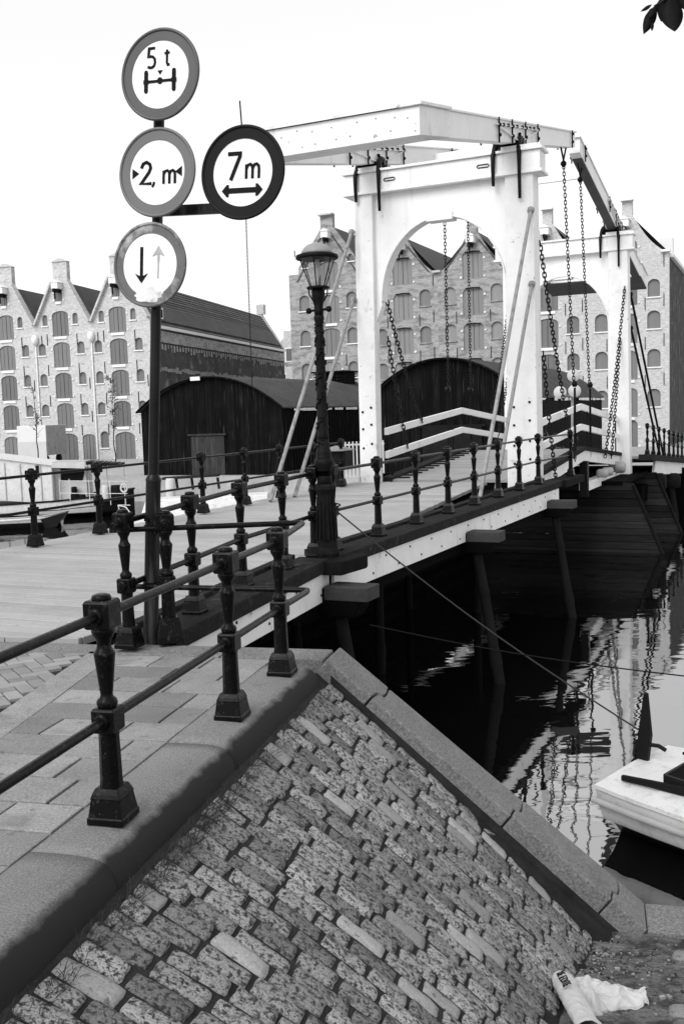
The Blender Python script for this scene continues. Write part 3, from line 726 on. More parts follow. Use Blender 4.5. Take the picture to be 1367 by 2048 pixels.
# ---------------------------------------------------------------- leaves with peaked white rails
def leaf(mir):
    F = Bm(mir)
    r = root("bridge_leaf", ("far" if mir else "near") + " lifting leaf of the drawbridge with sloping white rails, meeting " + ("the near leaf at midspan" if mir else "the far leaf at midspan"), "bridge leaf", tuple(F(22.3, -7.5, .15)), "lifting leaves of the drawbridge")
    def zl(u): return .16 + (u - 22.25) * .077
    m = MB(); u = 22.26
    while u < 28.0:
        wv = random.uniform(.18, .22); e = min(u + wv - .01, 28.04)
        m.hexa([F(u, -9.1, zl(u) - .07), F(u, -6.0, zl(u) - .07), F(e, -6.0, zl(e) - .07), F(e, -9.1, zl(e) - .07), F(u, -9.1, zl(u)), F(u, -6.0, zl(u)), F(e, -6.0, zl(e)), F(e, -9.1, zl(e))], tone=random.random()); u += wv
    m.build("leaf_boards", deck_m, r)
    q = MB(); q.hexa([F(22.3, -9.16, zl(22.3) - .34), F(22.3, -5.88, zl(22.3) - .34), F(28.0, -5.88, zl(28) - .32), F(28.0, -9.16, zl(28) - .32), F(22.3, -9.16, zl(22.3) - .08), F(22.3, -5.88, zl(22.3) - .08), F(28.0, -5.88, zl(28) - .08), F(28.0, -9.16, zl(28) - .08)]); q.build("dark_underfloor", blackwood, r)  # added dark slab, makes the leaf's reflection in the water dark
    cl = MB()
    for i in range(13):
        u = 22.5 + i * .42; cl.bar(F(u, -9.15, zl(u) + .02), F(u, -8.75, zl(u) + .02), .05, .035)
    cl.build("cleat", deckdark, r)
    for v in (-9.24, -5.80):
        g = MB(); a, b = 22.25, 28.04; s_ = -1 if v < -7 else 1
        g.hexa([F(a, v - .07, zl(a) - .36), F(a, v + .07, zl(a) - .36), F(b, v + .07, zl(b) - .34), F(b, v - .07, zl(b) - .34), F(a, v - .07, zl(a) - .05), F(a, v + .07, zl(a) - .05), F(b, v + .07, zl(b) - .05), F(b, v - .07, zl(b) - .05)])
        g.build("side_girder", white_old, r)
        g = MB(); g.hexa([F(a, v - .14, zl(a) - .045), F(a, v + .14, zl(a) - .045), F(b, v + .14, zl(b) - .045), F(b, v - .14, zl(b) - .045), F(a, v - .14, zl(a) + .06), F(a, v + .14, zl(a) + .06), F(b, v + .14, zl(b) + .06), F(b, v - .14, zl(b) + .06)])
        g.build("edge_plank", deckdark, r)
        for dz_ in (1.16, .60):
            q = MB(); q.hexa([F(a, v - .045, zl(a) + dz_ - .085), F(a, v + .045, zl(a) + dz_ - .085), F(b, v + .045, zl(b) + dz_ - .085), F(b, v - .045, zl(b) + dz_ - .085), F(a, v - .045, zl(a) + dz_ + .085), F(a, v + .045, zl(a) + dz_ + .085), F(b, v + .045, zl(b) + dz_ + .085), F(b, v - .045, zl(b) + dz_ + .085)])
            q.build("hand_rail", white, r, bevel=.01)
        for uu in (22.6, 27.2):
            q = MB(); q.tube([F(uu, v, zl(uu)), F(uu, v, zl(uu) + 1.2)], .022, 8); q.build("rail_post", iron_dull, r)
        for uu in (26.95, 27.1):
            q = MB(); q.tube([F(uu, v + .06 * s_, zl(uu) - .2), F(uu, v + .06 * s_, zl(uu) + 1.75)], .016, 6); q.build("lift_rod", iron_dull, r)
        q = MB(); q.lathe([(.05, -.08), (.09, 0), (.05, .08)], F(27.02, v + .06 * s_, zl(27) + 1.85), 8); q.build("shackle", iron, r)
    if mir:                                             # the heel of the far leaf shows its rollers and blocks from here
        q = MB(); box8(q, F, 22.4, 27.4, -6.0, -5.72, -.62, -.36); q.build("heel_timber", white_old, r)
        for uu, rr in ((23.0, .19), (25.2, .13), (26.0, .13)):
            q = MB(); q.lathe([(rr * .8, -.16), (rr, -.1), (rr, .1), (rr * .8, .16)], F(uu, -5.6, -.26 if rr > .2 else -.22), 14, ax=BN); q.build("roller", boatgrey, r)
        q = MB(); q.bar(F(27.9, -5.75, .25), F(27.9, -5.75, -.75), .22, .2, BD); q.build("nose_post", boatdark, r)
    return r
leaf(False); leaf(True)
# far fixed span beyond the second portal, falling towards the other bank
fs = root("far_bridge_span", "far end of the bridge deck beyond the second portal, white fascia on round-ended beams", "bridge span", tuple(B(40, -7.5, -.6)))
def zf(u): return .05 - (u - 34.6) * .066
m = MB()
for i in range(60):
    a = 34.5 + i * .2; b = a + .19
    m.hexa([B(a, -9.9, zf(a) - .08), B(a, -5.0, zf(a) - .08), B(b, -5.0, zf(b) - .08), B(b, -9.9, zf(b) - .08), B(a, -9.9, zf(a)), B(a, -5.0, zf(a)), B(b, -5.0, zf(b)), B(b, -9.9, zf(b))], tone=random.random())
m.build("deck_boards", deck_m, fs)
m = MB(); a, b = 34.3, 46.6
m.hexa([B(a, -5.2, zf(a) - .14), B(a, -4.75, zf(a) - .14), B(b, -4.75, zf(b) - .14), B(b, -5.2, zf(b) - .14), B(a, -5.2, zf(a) + .06), B(a, -4.75, zf(a) + .06), B(b, -4.75, zf(b) + .06), B(b, -5.2, zf(b) + .06)]); m.build("edge_plank", deckdark, fs)
m = MB(); a, b = 35.7, 46.6
m.hexa([B(a, -4.98, zf(a) - .62), B(a, -4.9, zf(a) - .62), B(b, -4.9, zf(b) - .56), B(b, -4.98, zf(b) - .56), B(a + .5, -4.98, zf(a) - .145), B(a + .5, -4.9, zf(a) - .145), B(b, -4.9, zf(b) - .145), B(b, -4.98, zf(b) - .145)]); m.build("fascia_board", white_old, fs)
for uu in (36.0, 40.2, 44.4):
    m = MB(); m.lathe([(.3, -5.2), (.3, -.12), (.24, 0)], B(uu, -4.55, zf(uu) - .86), 14, ax=BN); m.build("cross_beam", timber, fs)
    for v in (-4.9, -7.4, -9.6):
        m = MB(); m.tube([B(uu, v, zf(uu) - 1), B(uu, v + .3, -3.4)], .13, 8); m.build("pile", timber, fs)
m = MB(); m.bbox(34.4, 46.6, -9.8, -5.1, -1.5, -.95); m.build("dark_underfloor", blackwood, fs)
m = MB(); m.bbox(43.9, 44.05, -9.8, -4.7, -3.3, -.9); m.build("boarding", blackwood, fs)

# ---------------------------------------------------------------- stay tubes
def stay(a, b, lab, mtl=steelgrey, r=.04):
    o = root("stay_tube", lab, "stay", tuple(b), "stay tubes bracing the portals")
    m = MB(); m.tube([a, b], r, 10); m.build("tube", mtl, o)
    e = MB(); d = (V(a) - V(b)).normalized(); e.lathe([(.03, -.03), (.075, .0), (.075, .08), (.05, .1)], V(a) - d * .03, 10, ax=d); e.build("end_boss", mtl, o)
stay(B(21.66, -9.72, 5.95), B(16.8, -9.42, .14), "longer grey stay tube from the near portal left leg, behind the street lamp")
stay(B(21.66, -9.72, 4.40), B(17.8, -9.42, .14), "shorter grey stay tube from the left leg of the near portal, nearest that leg")
stay(B(21.66, -5.50, 5.98), B(17.5, -5.46, .14), "longer grey stay tube against the right leg of the near portal")
stay(B(21.66, -5.50, 4.42), B(18.5, -5.46, .14), "shorter grey stay tube against the right leg of the near portal")
stay(B(34.45, -5.45, 4.3), B(37.6, -4.95, zf(37.6) + .06), "dark stay tube behind the far portal, the one nearer its right leg", iron_dull)
stay(B(34.45, -5.45, 5.4), B(38.6, -4.95, zf(38.6) + .06), "dark stay tube behind the far portal, the outer of the two", iron_dull)

# ---------------------------------------------------------------- chains
lkm = MB(); 
ring = []
for i in range(16):
    q = 2 * pi * i / 16; x = .030 * cos(q); z = .030 * sin(q) + (.030 if sin(q) > 0 else -.030); ring.append(V((x, 0, z)))
def link_mesh(mb, c, d, side, sc):
    y = d; x = (side - y * side.dot(y)).normalized(); zz = x.cross(y); seg = 5; n = len(ring); vs = []
    for i, p in enumerate(ring):
        t = (ring[(i + 1) % n] - ring[i - 1]).normalized(); nn_ = V((t.z, 0, -t.x))
        for j in range(seg):
            a = 2 * pi * j / seg; q = p + nn_ * cos(a) * .0125 + V((0, 1, 0)) * sin(a) * .0125
            vs.append(c + (x * q.x + zz * q.y + y * q.z) * sc)
    mb.add(vs, [(i * seg + j, i * seg + (j + 1) % seg, ((i + 1) % n) * seg + (j + 1) % seg, ((i + 1) % n) * seg + j) for i in range(n) for j in range(seg)], True)
def chain(a, b, lab, sag=0.0, sc=1.0, grp="chains of the drawbridge", m=rustiron):
    a = V(a); b = V(b); N = 60; pts = []
    for i in range(N + 1):
        t = i / N; p = lerp(a, b, t); p = p + V((0, 0, -4 * sag * t * (1 - t))); pts.append(p)
    mb = MB(); pitch = .092 * sc; L = 0; acc = 0; k = 0
    for i in range(N):
        d = pts[i + 1] - pts[i]; l = d.length; dn = d.normalized()
        while acc <= l:
            c = pts[i] + dn * acc; sd_ = BN if k % 2 else BD
            if k % 2: sd_ = (BN + BD * .3)
            else: sd_ = (BD - BN * .3)
            link_mesh(mb, c, dn, sd_, sc); acc += pitch; k += 1
        acc -= l
    o = mb.build("chain", m, fix=False); tag(o, lab, "chain", grp); return o
def zbm(u): return 6.21 + (u - 15.7) * .2055
chain(B(27.0, -5.97, zbm(27) - .40), B(27.02, -5.76, 2.42), "lifting chain from the right arm of the near balance frame", 0, 1.0)
chain(B(27.0, -9.28, zbm(27) - .40), B(27.02, -9.28, 2.42), "lifting chain from the left arm of the near balance frame, at the arch crown", 0, 1.0)
chain(B(29.1, -5.97, zbm(27) - .40), B(29.08, -5.76, 2.42), "lifting chain from the right arm of the far balance frame", 0, .95)
chain(B(29.1, -9.28, zbm(27) - .40), B(29.08, -9.28, 2.42), "lifting chain from the left arm of the far balance frame, seen in the arch", 0, .95)
chain(B(22.2, -5.44, 5.35), B(26.6, -5.66, .35), "slack black chain from high on the right leg of the near portal", .28, 1.2)
chain(B(22.2, -5.40, 2.95), B(24.2, -5.62, .05), "short slack black chain low on the right leg of the near portal", .16, 1.2)
chain(B(22.22, -9.12, 4.45), B(24.6, -9.18, 1.5), "slack black chain from the arch springing on the left leg of the near portal", .20, 1.2)
chain(B(22.22, -9.10, 3.5), B(23.5, -9.18, .9), "shorter slack black chain under the other one on the left leg", .16, 1.2)
chain(B(33.85, -5.55, 5.55), B(30.9, -5.66, .25), "slack chain with a turnbuckle from the right leg of the far portal", .25, 1.2)
chain(B(33.85, -5.70, 3.9), B(31.9, -5.66, .15), "inner slack chain low on the right leg of the far portal", .15, 1.2)
chain(B(33.85, -9.4, 5.4), B(30.6, -9.2, .9), "slack chain from the left leg of the far portal, behind the near right leg", .25, 1.2)
chain(B(33.85, -9.35, 3.6), B(31.4, -9.2, .7), "shorter slack chain on the left leg of the far portal", .15, 1.2)
m = MB(); p0 = B(15.5, -8.95, 6.74); m.tube([p0 + V((-.03, 0, .45)), p0 - V((0, 0, .3))], .014, 6); hr = m.build("iron_rod", iron_dull); tag(hr, "thin iron rod sticking up from the left end of the counterweight box", "rod")
chain(B(15.5, -8.95, 6.3), B(15.5, -8.97, 2.3), "thin pull chain hanging free from the left end of the counterweight", 0, .33)

# ================================================================ CAST-IRON RAILINGS
def post_mesh(big=1.0, name="post"):
    m = MB(); r4 = pi / 4; q = sqrt(2) / 2
    def sq(pr, b=1.0): m.lathe([(r / q * b / 1.0 * 1.0, z) for r, z in pr], (0, 0, 0), 4, False, rot=r4)
    sq([(.108, 0), (.108, .030), (.102, .036), (.088, .115), (.090, .122), (.082, .140), (.068, .165)], big)
    # chamfered shaft
    m.lathe([(.066, .16), (.063, .20), (.058, .40), (.060, .425)], (0, 0, 0), 8, False, rot=pi / 8)
    sq([(.058, .42), (.068, .43), (.068, .525), (.060, .537)])
    m.lathe([(.045, .53), (.056, .545), (.059, .558), (.054, .572), (.040, .582), (.034, .592), (.036, .61), (.043, .66), (.051, .72), (.058, .775), (.060, .79), (.050, .802), (.043, .812), (.038, .83), (.040, .85), (.052, .865), (.064, .885), (.066, .895), (.058, .91)], (0, 0, 0), 16)
    sq([(.066, .905), (.076, .915), (.076, 1.025), (.068, 1.038)])
    m.lathe([(.052, 1.03), (.055, 1.045), (.050, 1.058), (.03, 1.064)], (0, 0, 0), 16)
    for z in (.48, .967):
        for a in (V((1, 0, 0)), V((-1, 0, 0))): m.lathe([(.042, .05), (.042, .085), (.030, .095)], (0, 0, z), 12, ax=a)
    return m
def railing(name, label, pts, fol, rails, rr=.024, hs=1.0, loc=None, tilt=None, extra=None):
    r = root(name, label, "railing", tuple(pts[0]), "cast-iron railings of the bridge and quay")
    first = None
    for i, p in enumerate(pts):
        d = fol if not isinstance(fol, list) else fol[i]
        rot = (tilt[0] if tilt else 0, tilt[1] if tilt else 0, atan2(d.y, d.x)); rel = V(p) - V(pts[0])
        if first is None:
            first = post_mesh().build("post", iron, r, local=True, bevel=.004, seg=2); first.location = rel; first.rotation_euler = rot; first.scale = (.79, .79, hs)
        else: inst(first, r, rel, rot, (.79, .79, hs))
    for path in rails:
        m = MB(); m.tube(path, rr, 12); m.build("rail", iron, r)
    return r
TZ, LZ = .967, .48
def up(p, z): return V(p) + V((0, 0, z))
# quay railing on the kerb; its rails run on past the last post and turn back to a stout post by the sign pole
PK = [K(-2.9, 0, .003), K(-1.45, 0, .003), K(0.03, 0, .003), K(1.53, 0.005, .003), K(2.52, 0.0, .003)]
A2 = V((-1.375, 7.70, .03))
def loop(z, tip):
    tip = V((tip[0], tip[1], z)); b = K(2.52, 0, z)
    dirn = (tip - b).normalized(); back = (V((A2.x, A2.y, z)) - tip).normalized()
    P = [K(-4.2, 0, z), K(-2.9, 0, z), K(0, 0, z), K(1.53, 0, z), b]
    P += [tip - dirn * .10, tip - dirn * .05 + back * .004, tip + back * .012 + dirn * -.012, tip + back * .05, tip + back * .11]
    P += [V((A2.x, A2.y, z)), V((A2.x, A2.y, z)) + back * .42]
    return P
quay_rail = railing("iron_railing", "black cast-iron railing on the granite kerb in front, rails bent back at its far end", PK, KD, [loop(TZ * .95 + .003, (-.30, 7.78)), loop(LZ * .95 + .003, (-.26, 7.36))], .0215, .95)
q = inst(kids(quay_rail)[0], quay_rail, A2 - PK[0], (0, 0, atan2(KD.y, KD.x) + .5), (.92, .92, .97))
wide = MB(); wide.lathe([(.145, 0), (.14, .05), (.105, .19), (.09, .2)], A2, 4, False, rot=atan2(KD.y, KD.x) + .5 + pi / 4); wide.build("post_base", iron, quay_rail, bevel=.006)
# bridge railing, flared near part
FP = [V((-1.66, 7.55, .03)), V((-1.30, 8.56, .075)), V((-1.0, 9.78, .09)), V((-.64, 10.72, .105)), FL1 + V((0, 0, .125))]
st_ = FP[0] - fdir * .16
fl_rail = railing("iron_railing", "black iron railing on the flared bridge end, beside the street lamp", FP, fdir,
    [[up(st_, TZ - .02)] + [up(p, TZ) for p in FP] + [up(FP[4] + fdir * .03, TZ)], [up(FP[0], LZ)] + [up(p, LZ) for p in FP[1:]]])
us = [10.78, 12.15, 13.57, 14.98, 16.35, 17.78, 19.25, 20.77]
RP = [B(u, -5.19, .125 + .0045 * (u - 10.5)) for u in us]
RE = B(23.3, -5.06, .17)
br = railing("iron_railing", "black iron railing along the right edge of the near bridge span above the white fascia", RP + [RE], BD,
    [[up(p, z) for p in RP] + [up(RE, z)] for z in (TZ, LZ)], .020)
us = [4.8, 6.2, 7.65, 9.08, 10.49, 11.87, 13.28, 14.68, 16.13, 17.51, 18.95, 20.39]
LP = [B(u, -9.57, .10 + .006 * (u - 10) if u > 8 else .06) for u in us]
lr = railing("iron_railing", "black iron railing along the left edge of the near bridge span, boats behind it", LP, BD,
    [[up(LP[0] - BD * 1.5, z)] + [up(p, z) for p in LP] for z in (TZ, LZ)], .020)
us = [34.9 + 1.42 * i for i in range(9)]
TP = [B(u, -5.0, zf(u) + .06) for u in us]
tr_ = railing("iron_railing", "black iron railing along the right edge of the far bridge span, its posts closely foreshortened", TP, BD, [[up(TP[0] - BD * .3, z)] + [up(p, z) for p in TP] for z in (TZ, LZ)], .020)
us = [35.5 + 1.42 * i for i in range(8)]
TP = [B(u, -9.6, zf(u) + .04) for u in us]
railing("iron_railing", "black iron railing along the left edge of the far bridge span, beyond the portals", TP, BD, [[up(p, z) for p in TP] for z in (TZ, LZ)], .020)

# ================================================================ STREET LAMP
LQ = .80
def LS(pr): return [(r_ * LQ, z_) for r_, z_ in pr]
LB = B(10.31, -5.06, .04)
lamp = root("street_lamp", "old black cast-iron street lamp with a round glass lantern on the bridge edge", "street lamp", tuple(LB))
m = MB(); o8 = pi / 8
m.lathe(LS([(.21, 0), (.21, .05), (.185, .08), (.195, .13), (.18, .17), (.165, .20), (.155, .30), (.135, .55), (.128, .80), (.14, .84), (.155, .87), (.15, .90), (.125, .93)]), LB, 8, False, rot=o8)
for k in range(8):
    a = k * pi / 4 + o8 + pi / 8; ex = V((cos(a), sin(a), 0)); ey = V((-sin(a), cos(a), 0))
    fr = (LB + ex * .128 * LQ + UP * .54, ey, UP + ex * -.07, ex)
    stroke(m, [(-.028, -.25), (.028, -.25), (.022, .24), (-.022, .24)], .012, fr, .014, 0, True)
m.build("base", iron_dull, lamp)
m = MB(); m.lathe(LS([(.115, .92), (.105, .97), (.11, 1.0), (.098, 1.03), (.105, 1.08), (.115, 1.12), (.135, 1.15), (.14, 1.19), (.115, 1.23), (.10, 1.0), (.115, 1.28), (.105, 1.31), (.085, 1.36), (.082, 1.44)]), LB, 16); m.build("collar", iron_dull, lamp)
m = MB(); m.lathe(LS([(.080, 1.43), (.086, 1.47), (.078, 1.5), (.074, 1.75), (.066, 2.2), (.058, 2.62), (.062, 2.66), (.055, 2.70), (.06, 2.76), (.075, 2.80), (.072, 2.83), (.05, 2.85)]), LB, 16); m.build("shaft", iron_dull, lamp)
m = MB()
for ph in (0, pi):
    pts = []
    for i in range(90):
        t = i / 89; z = 1.55 + 1.05 * t; rr = (lerp(.076, .060, t) + .003) * LQ + .004 * sin(i * 1.3); a = ph + t * 2 * pi * 2.1
        pts.append(LB + V((cos(a) * rr, sin(a) * rr, z)))
    m.tube(pts, [.010 + .005 * sin(i * .9) for i in range(90)], 5)
    for i in range(2, 88, 3):
        p = pts[i]; a = atan2(p.y - LB.y, p.x - LB.x); ex = V((cos(a), sin(a), 0)); ey = V((-sin(a), cos(a), 0)); s_ = (-1) ** i
        m.lathe([(.004, 0), (.02, .004), (.004, .012)], p + ey * .02 * s_ + UP * .012, 5, ax=ex)
for k in range(40):
    a = random.random() * 6.28; z = random.choice((random.uniform(1.32, 1.44), random.uniform(2.64, 2.78))); rr = (.084 if z < 2 else .06) * LQ
    m.lathe([(.003, 0), (.014, .004), (.003, .012)], LB + V((cos(a) * rr, sin(a) * rr, z)), 5, ax=V((cos(a), sin(a), 0)))
m.build("ivy_relief", iron_dull, lamp)
m = MB(); ladd = V((cos(radians(-35)), sin(radians(-35)), 0))
m.tube([LB + UP * 2.9 - ladd * .13, LB + UP * 2.9 + ladd * .13], .014, 8)
for s_ in (-1, 1): m.lathe([(.005, -.035), (.03, -.02), (.036, 0), (.03, .02), (.005, .035)], LB + UP * 2.9 + ladd * .14 * s_, 10, ax=ladd)
m.build("ladder_bar", iron_dull, lamp)
m = MB(); m.lathe([(.05, 2.84), (.055, 2.9), (.045, 2.95), (.055, 2.99), (.075, 3.05), (.075, 3.12), (.06, 3.14)], LB, 12)
for k in range(4):
    a = k * pi / 2 + .5; ex = V((cos(a), sin(a), 0)); m.tube([LB + ex * .045 + UP * 2.93, LB + ex * .06 + UP * 2.99, LB + ex * .115 + UP * 3.07, LB + ex * .12 + UP * 3.13], .009, 6)
m.lathe([(.125, 3.135), (.13, 3.145), (.125, 3.16)], LB, 20); m.build("lantern_cradle", iron_dull, lamp)
m = MB(); m.lathe([(.09, 3.165), (.205, 3.47)], LB, 24); m.f = m.f[:-2]; m.sm = m.sm[:-2]; m.t = m.t[:-2]; m.m = m.m[:-2]; m.build("lantern_glass", glass_m, lamp)
m = MB()
for k in range(6):
    a = k * pi / 3 + .35; ex = V((cos(a), sin(a), 0)); m.tube([LB + ex * .093 + UP * 3.16, LB + ex * .208 + UP * 3.475], .007, 5)
m.build("lantern_frame", iron_dull, lamp)
m = MB(); m.lathe([(.02, 3.16), (.016, 3.25), (.035, 3.30), (.04, 3.38), (.02, 3.44), (.03, 3.47)], LB, 12); m.build("bulb", mat("frosted_bulb", .5, .05, 3, .3), lamp)
m = MB(); m.lathe([(.205, 3.462), (.235, 3.465), (.243, 3.48), (.238, 3.505), (.20, 3.518), (.19, 3.52)], LB, 32); m.tube([LB + ladd * -.02 + V((-.235, .02, 3.50)), LB + V((-.25, .02, 3.57))], .006, 5); m.build("lantern_rim", iron_dull, lamp)
m = MB(); m.lathe([(.185, 3.515), (.175, 3.545), (.15, 3.585), (.105, 3.62), (.05, 3.64), (.005, 3.645)], LB, 32); m.build("lantern_roof", mat("grey_lantern_roof", .24, .1, 10, .55, .001, 90), lamp)

# ================================================================ SIGN POLE AND SIGNS
PB = V((-1.545, 7.80, .03)); PT = V((-1.283, 7.80, 4.0))
def pol(z): return lerp(PB, PT, (z - PB.z) / (PT.z - PB.z))
sp = root("sign_pole", "dark stepped steel sign pole leaning slightly, clamped to the railing", "pole", tuple(PB))
m = MB(); m.tube([pol(.0), pol(1.30)], .059, 16); m.build("lower_tube", pole_m, sp)
m = MB(); m.tube([pol(1.28), pol(1.30), pol(1.335)], [.062, .062, .042], 16); m.tube([pol(1.33), pol(4.35)], .041, 16); m.build("upper_tube", pole_m, sp)
m = MB()
for z in (.91, .97): m.tube([pol(z), pol(z + .03)], .068, 14)
m.bar(pol(.94), V((A2.x - .05, A2.y, .94)), .05, .12); m.build("clamp", iron, sp)
m = MB(); m.tube([pol(.46), pol(.49)], .068, 14); m.bar(pol(.475), V((A2.x - .05, A2.y, .475)), .03, .04); m.build("clamp", iron, sp)
AZ = .38
SN = V((-sin(AZ), -cos(AZ), .0)); lean = (PT - PB).normalized(); 
SX = lean.cross(SN).normalized() * -1; SX = SX if SX.x > 0 else -SX
SN = SX.cross(lean); SN = SN if SN.y < 0 else -SN
m = MB(); a = pol(3.34) - SN * .02; m.bar(a, a + SX * .66, .035, .075); arm = m.build("sign_arm", pole_m, sp)
def sign(c, R, ri, rim, label, draw, face=signface, dinner=.02):
    c = V(c); r = root("traffic_sign", label, "traffic sign", tuple(c), "round traffic signs on the pole")
    nA = 64; fr0 = (c, SX, lean, SN)
    def disc(ra, rb, z0, z1, z2=None):
        m = MB(); vs = []
        for rr, z in ((ra, z0), (rb, z0), (rb, z1), (ra, z1)):
            for i in range(nA):
                q = 2 * pi * i / nA; vs.append(c + SX * cos(q) * rr + lean * sin(q) * rr + SN * z)
        fs = [(k * nA + i, k * nA + (i + 1) % nA, ((k + 1) % 4) * nA + (i + 1) % nA, ((k + 1) % 4) * nA + i) for k in range(4) for i in range(nA)]
        m.add(vs, fs); return m
    m = MB(); m.prism([c + SX * cos(2 * pi * i / nA) * (R - .01) + lean * sin(2 * pi * i / nA) * (R - .01) - SN * .012 for i in range(nA)], SN * .010)
    for z in (.13, -.13): m.bar(c - SN * .03 + lean * z - SX * .12, c - SN * .03 + lean * z + SX * .12, .03, .035)
    m.build("plate", signface if face is signface else face, r)
    disc(ri, R - .012, -.001, .003).build("ring", rim, r)
    m = MB(); n2 = 64; ringp = []
    m2 = MB(); pts = [c + SX * cos(2 * pi * i / n2) * R + lean * sin(2 * pi * i / n2) * R for i in range(n2 + 1)]
    m2.tube(pts, .013, 8, cap=False); m2.build("rim_lip", rim, r)
    m = MB(); draw(m, (c + SN * .0, SX, lean, SN)); m.build("symbol", ink_m, r)
    return r
def T5(m, f):
    stroke(m, [(-.045, .192), (-.095, .192), (-.102, .128), (-.083, .136), (-.062, .131), (-.047, .115), (-.044, .09), (-.051, .068), (-.068, .056), (-.088, .056), (-.106, .064)], .019, f)
    stroke(m, [(.057, .172), (.057, .078), (.064, .064), (.08, .067)], .018, f); stroke(m, [(.036, .148), (.08, .15)], .016, f, base=.0003)
    flat(m, [(-.022, .03), (.022, .03), (0, .0)], f)
    stroke(m, [(-.12, -.045), (.12, -.045)], .020, f, base=.0002)
    flat(m, arc(0, -.043, .024, 0, 360, 20)[:-1], f, base=.0006)
    for s_ in (-1, 1):
        x = s_ * .118; flat(m, arc(x, .022, .016, 0, 180, 8) + arc(x, -.11, .016, 180, 360, 8), f, base=.0009)
        flat(m, [(x - .022, -.06), (x + .022, -.06), (x + .022, -.03), (x - .022, -.03)], f, base=.0013)
def T2(m, f):
    f = (f[0], f[1] * 1.15, f[2] * 1.06, f[3])
    stroke(m, [(-.118, .035), (-.105, .065), (-.08, .075), (-.055, .06), (-.048, .035), (-.06, .005), (-.12, -.072), (-.04, -.072)], .022, f)
    stroke(m, [(-.022, -.062), (-.022, -.075), (-.034, -.098)], .016, f)
    stroke(m, [(.05, -.08), (.05, .01)], .018, f); stroke(m, [(.05, -.015), (.06, .005), (.078, .01), (.09, .0), (.093, -.02), (.093, -.08)], .018, f, base=.0002)
    stroke(m, [(.093, -.015), (.103, .005), (.118, .01), (.13, .0), (.134, -.02), (.134, -.08)], .018, f, base=.0004)
    flat(m, [(-.185, .035), (-.185, -.035), (-.135, 0)], f); flat(m, [(.185, .035), (.185, -.035), (.135, 0)], f)
def T7(m, f):
    stroke(m, [(-.12, .135), (-.01, .135), (-.022, .118), (-.095, -.05)], .028, f)
    stroke(m, [(.03, -.045), (.03, .055)], .021, f); stroke(m, [(.03, .025), (.043, .05), (.062, .055), (.077, .043), (.08, .02), (.08, -.045)], .021, f, base=.0002)
    stroke(m, [(.08, .025), (.093, .05), (.112, .055), (.127, .043), (.131, .02), (.131, -.045)], .021, f, base=.0004)
    y = -.125; flat(m, [(-.115, y - .019), (.115, y - .019), (.115, y + .019), (-.115, y + .019)], f)
    for s_ in (-1, 1): flat(m, [(s_ * .165, y), (s_ * .125, y + .043), (s_ * .108, y + .043), (s_ * .108, y - .043), (s_ * .125, y - .043)][::s_], f, base=.0004)
def TA(m, f):
    stroke(m, [(-.072, .135), (-.072, -.10)], .026, f)
    flat(m, [(-.072, -.135), (-.128, -.062), (-.072, -.085), (-.016, -.062)], f, base=.0004)
s5 = sign((-1.232, 7.636, 4.284), .318, .242, rim_a, "topmost round sign reading 5 t above a wheel axle symbol", T5)
s2 = sign((-1.293, 7.660, 3.590), .315, .236, rim_b, "pale rimmed round sign reading 2, m between two arrowheads", T2)
s7 = sign((-.635, 7.397, 3.508), .322, .238, rim_c, "dark rimmed round sign reading 7 m above a double arrow, on the side arm", T7)
sa = sign((-1.388, 7.698, 2.923), .305, .235, rim_d, "worn lowest round sign with a black down arrow and a faded up arrow", TA)
c = V((-1.388, 7.698, 2.923)); f = (c, SX, lean, SN)
m = MB(); stroke(m, [(.075, .02), (.072, -.10)], .010, f); stroke(m, [(.075, .10), (.075, .02)], .018, f, base=.0003); flat(m, [(.076, .142), (.022, .062), (.076, .085), (.128, .062)], f, base=.0005); m.build("faded_symbol", ink_fade, sa)
m = MB(); pts = []
for i in range(40):
    a = 2 * pi * i / 40; rr = .07 + .035 * mnoise.noise(V((cos(a) * 2, sin(a) * 2, 3)))
    x = cos(a) * rr * 1.7 - .01; y = sin(a) * rr * .75 - .222
    if x * x + y * y > .285 ** 2: k = .285 / sqrt(x * x + y * y); x *= k; y *= k
    pts.append((x, y))
flat(m, pts, f, .0012, .0032); m.build("bare_patch", mat("flaking_enamel", .66, .15, 7, .5, spots=[(9, .36, .3, 8)]), sa)

# ================================================================ WAREHOUSES
def facade_mesh(outline, holes, depth=.22):
    bm = bmesh.new(); alle = []; hv = []
    def loop_(pts):
        vs = [bm.verts.new((p[0], 0, p[1])) for p in pts]
        return vs, [bm.edges.new((vs[i], vs[(i + 1) % len(vs)])) for i in range(len(vs))]
    ov, oe = loop_(outline); alle += oe
    for h in holes:
        v_, e_ = loop_(h); alle += e_; hv.append(v_)
    bmesh.ops.triangle_fill(bm, use_beauty=True, use_dissolve=False, edges=alle, normal=(0, -1, 0))
    for vs in hv + [ov]:
        d = depth if vs is not ov else .45
        bk = [bm.verts.new((v.co.x, d, v.co.z)) for v in vs]
        for i in range(len(vs)): bm.faces.new((vs[i], vs[(i + 1) % len(vs)], bk[(i + 1) % len(vs)], bk[i]))
    bm.normal_update()
    for f_ in bm.faces:
        if abs(f_.normal.y) > .9 and f_.normal.y > 0: f_.normal_flip()
    return bm
def archp(cx, zb, w_, h, rise, n=8):
    zt = zb + h - rise
    return [(cx - w_ / 2, zb), (cx + w_ / 2, zb)] + [(cx + w_ / 2 * cos(pi * i / n), zt + rise * sin(pi * i / n)) for i in range(n + 1)]
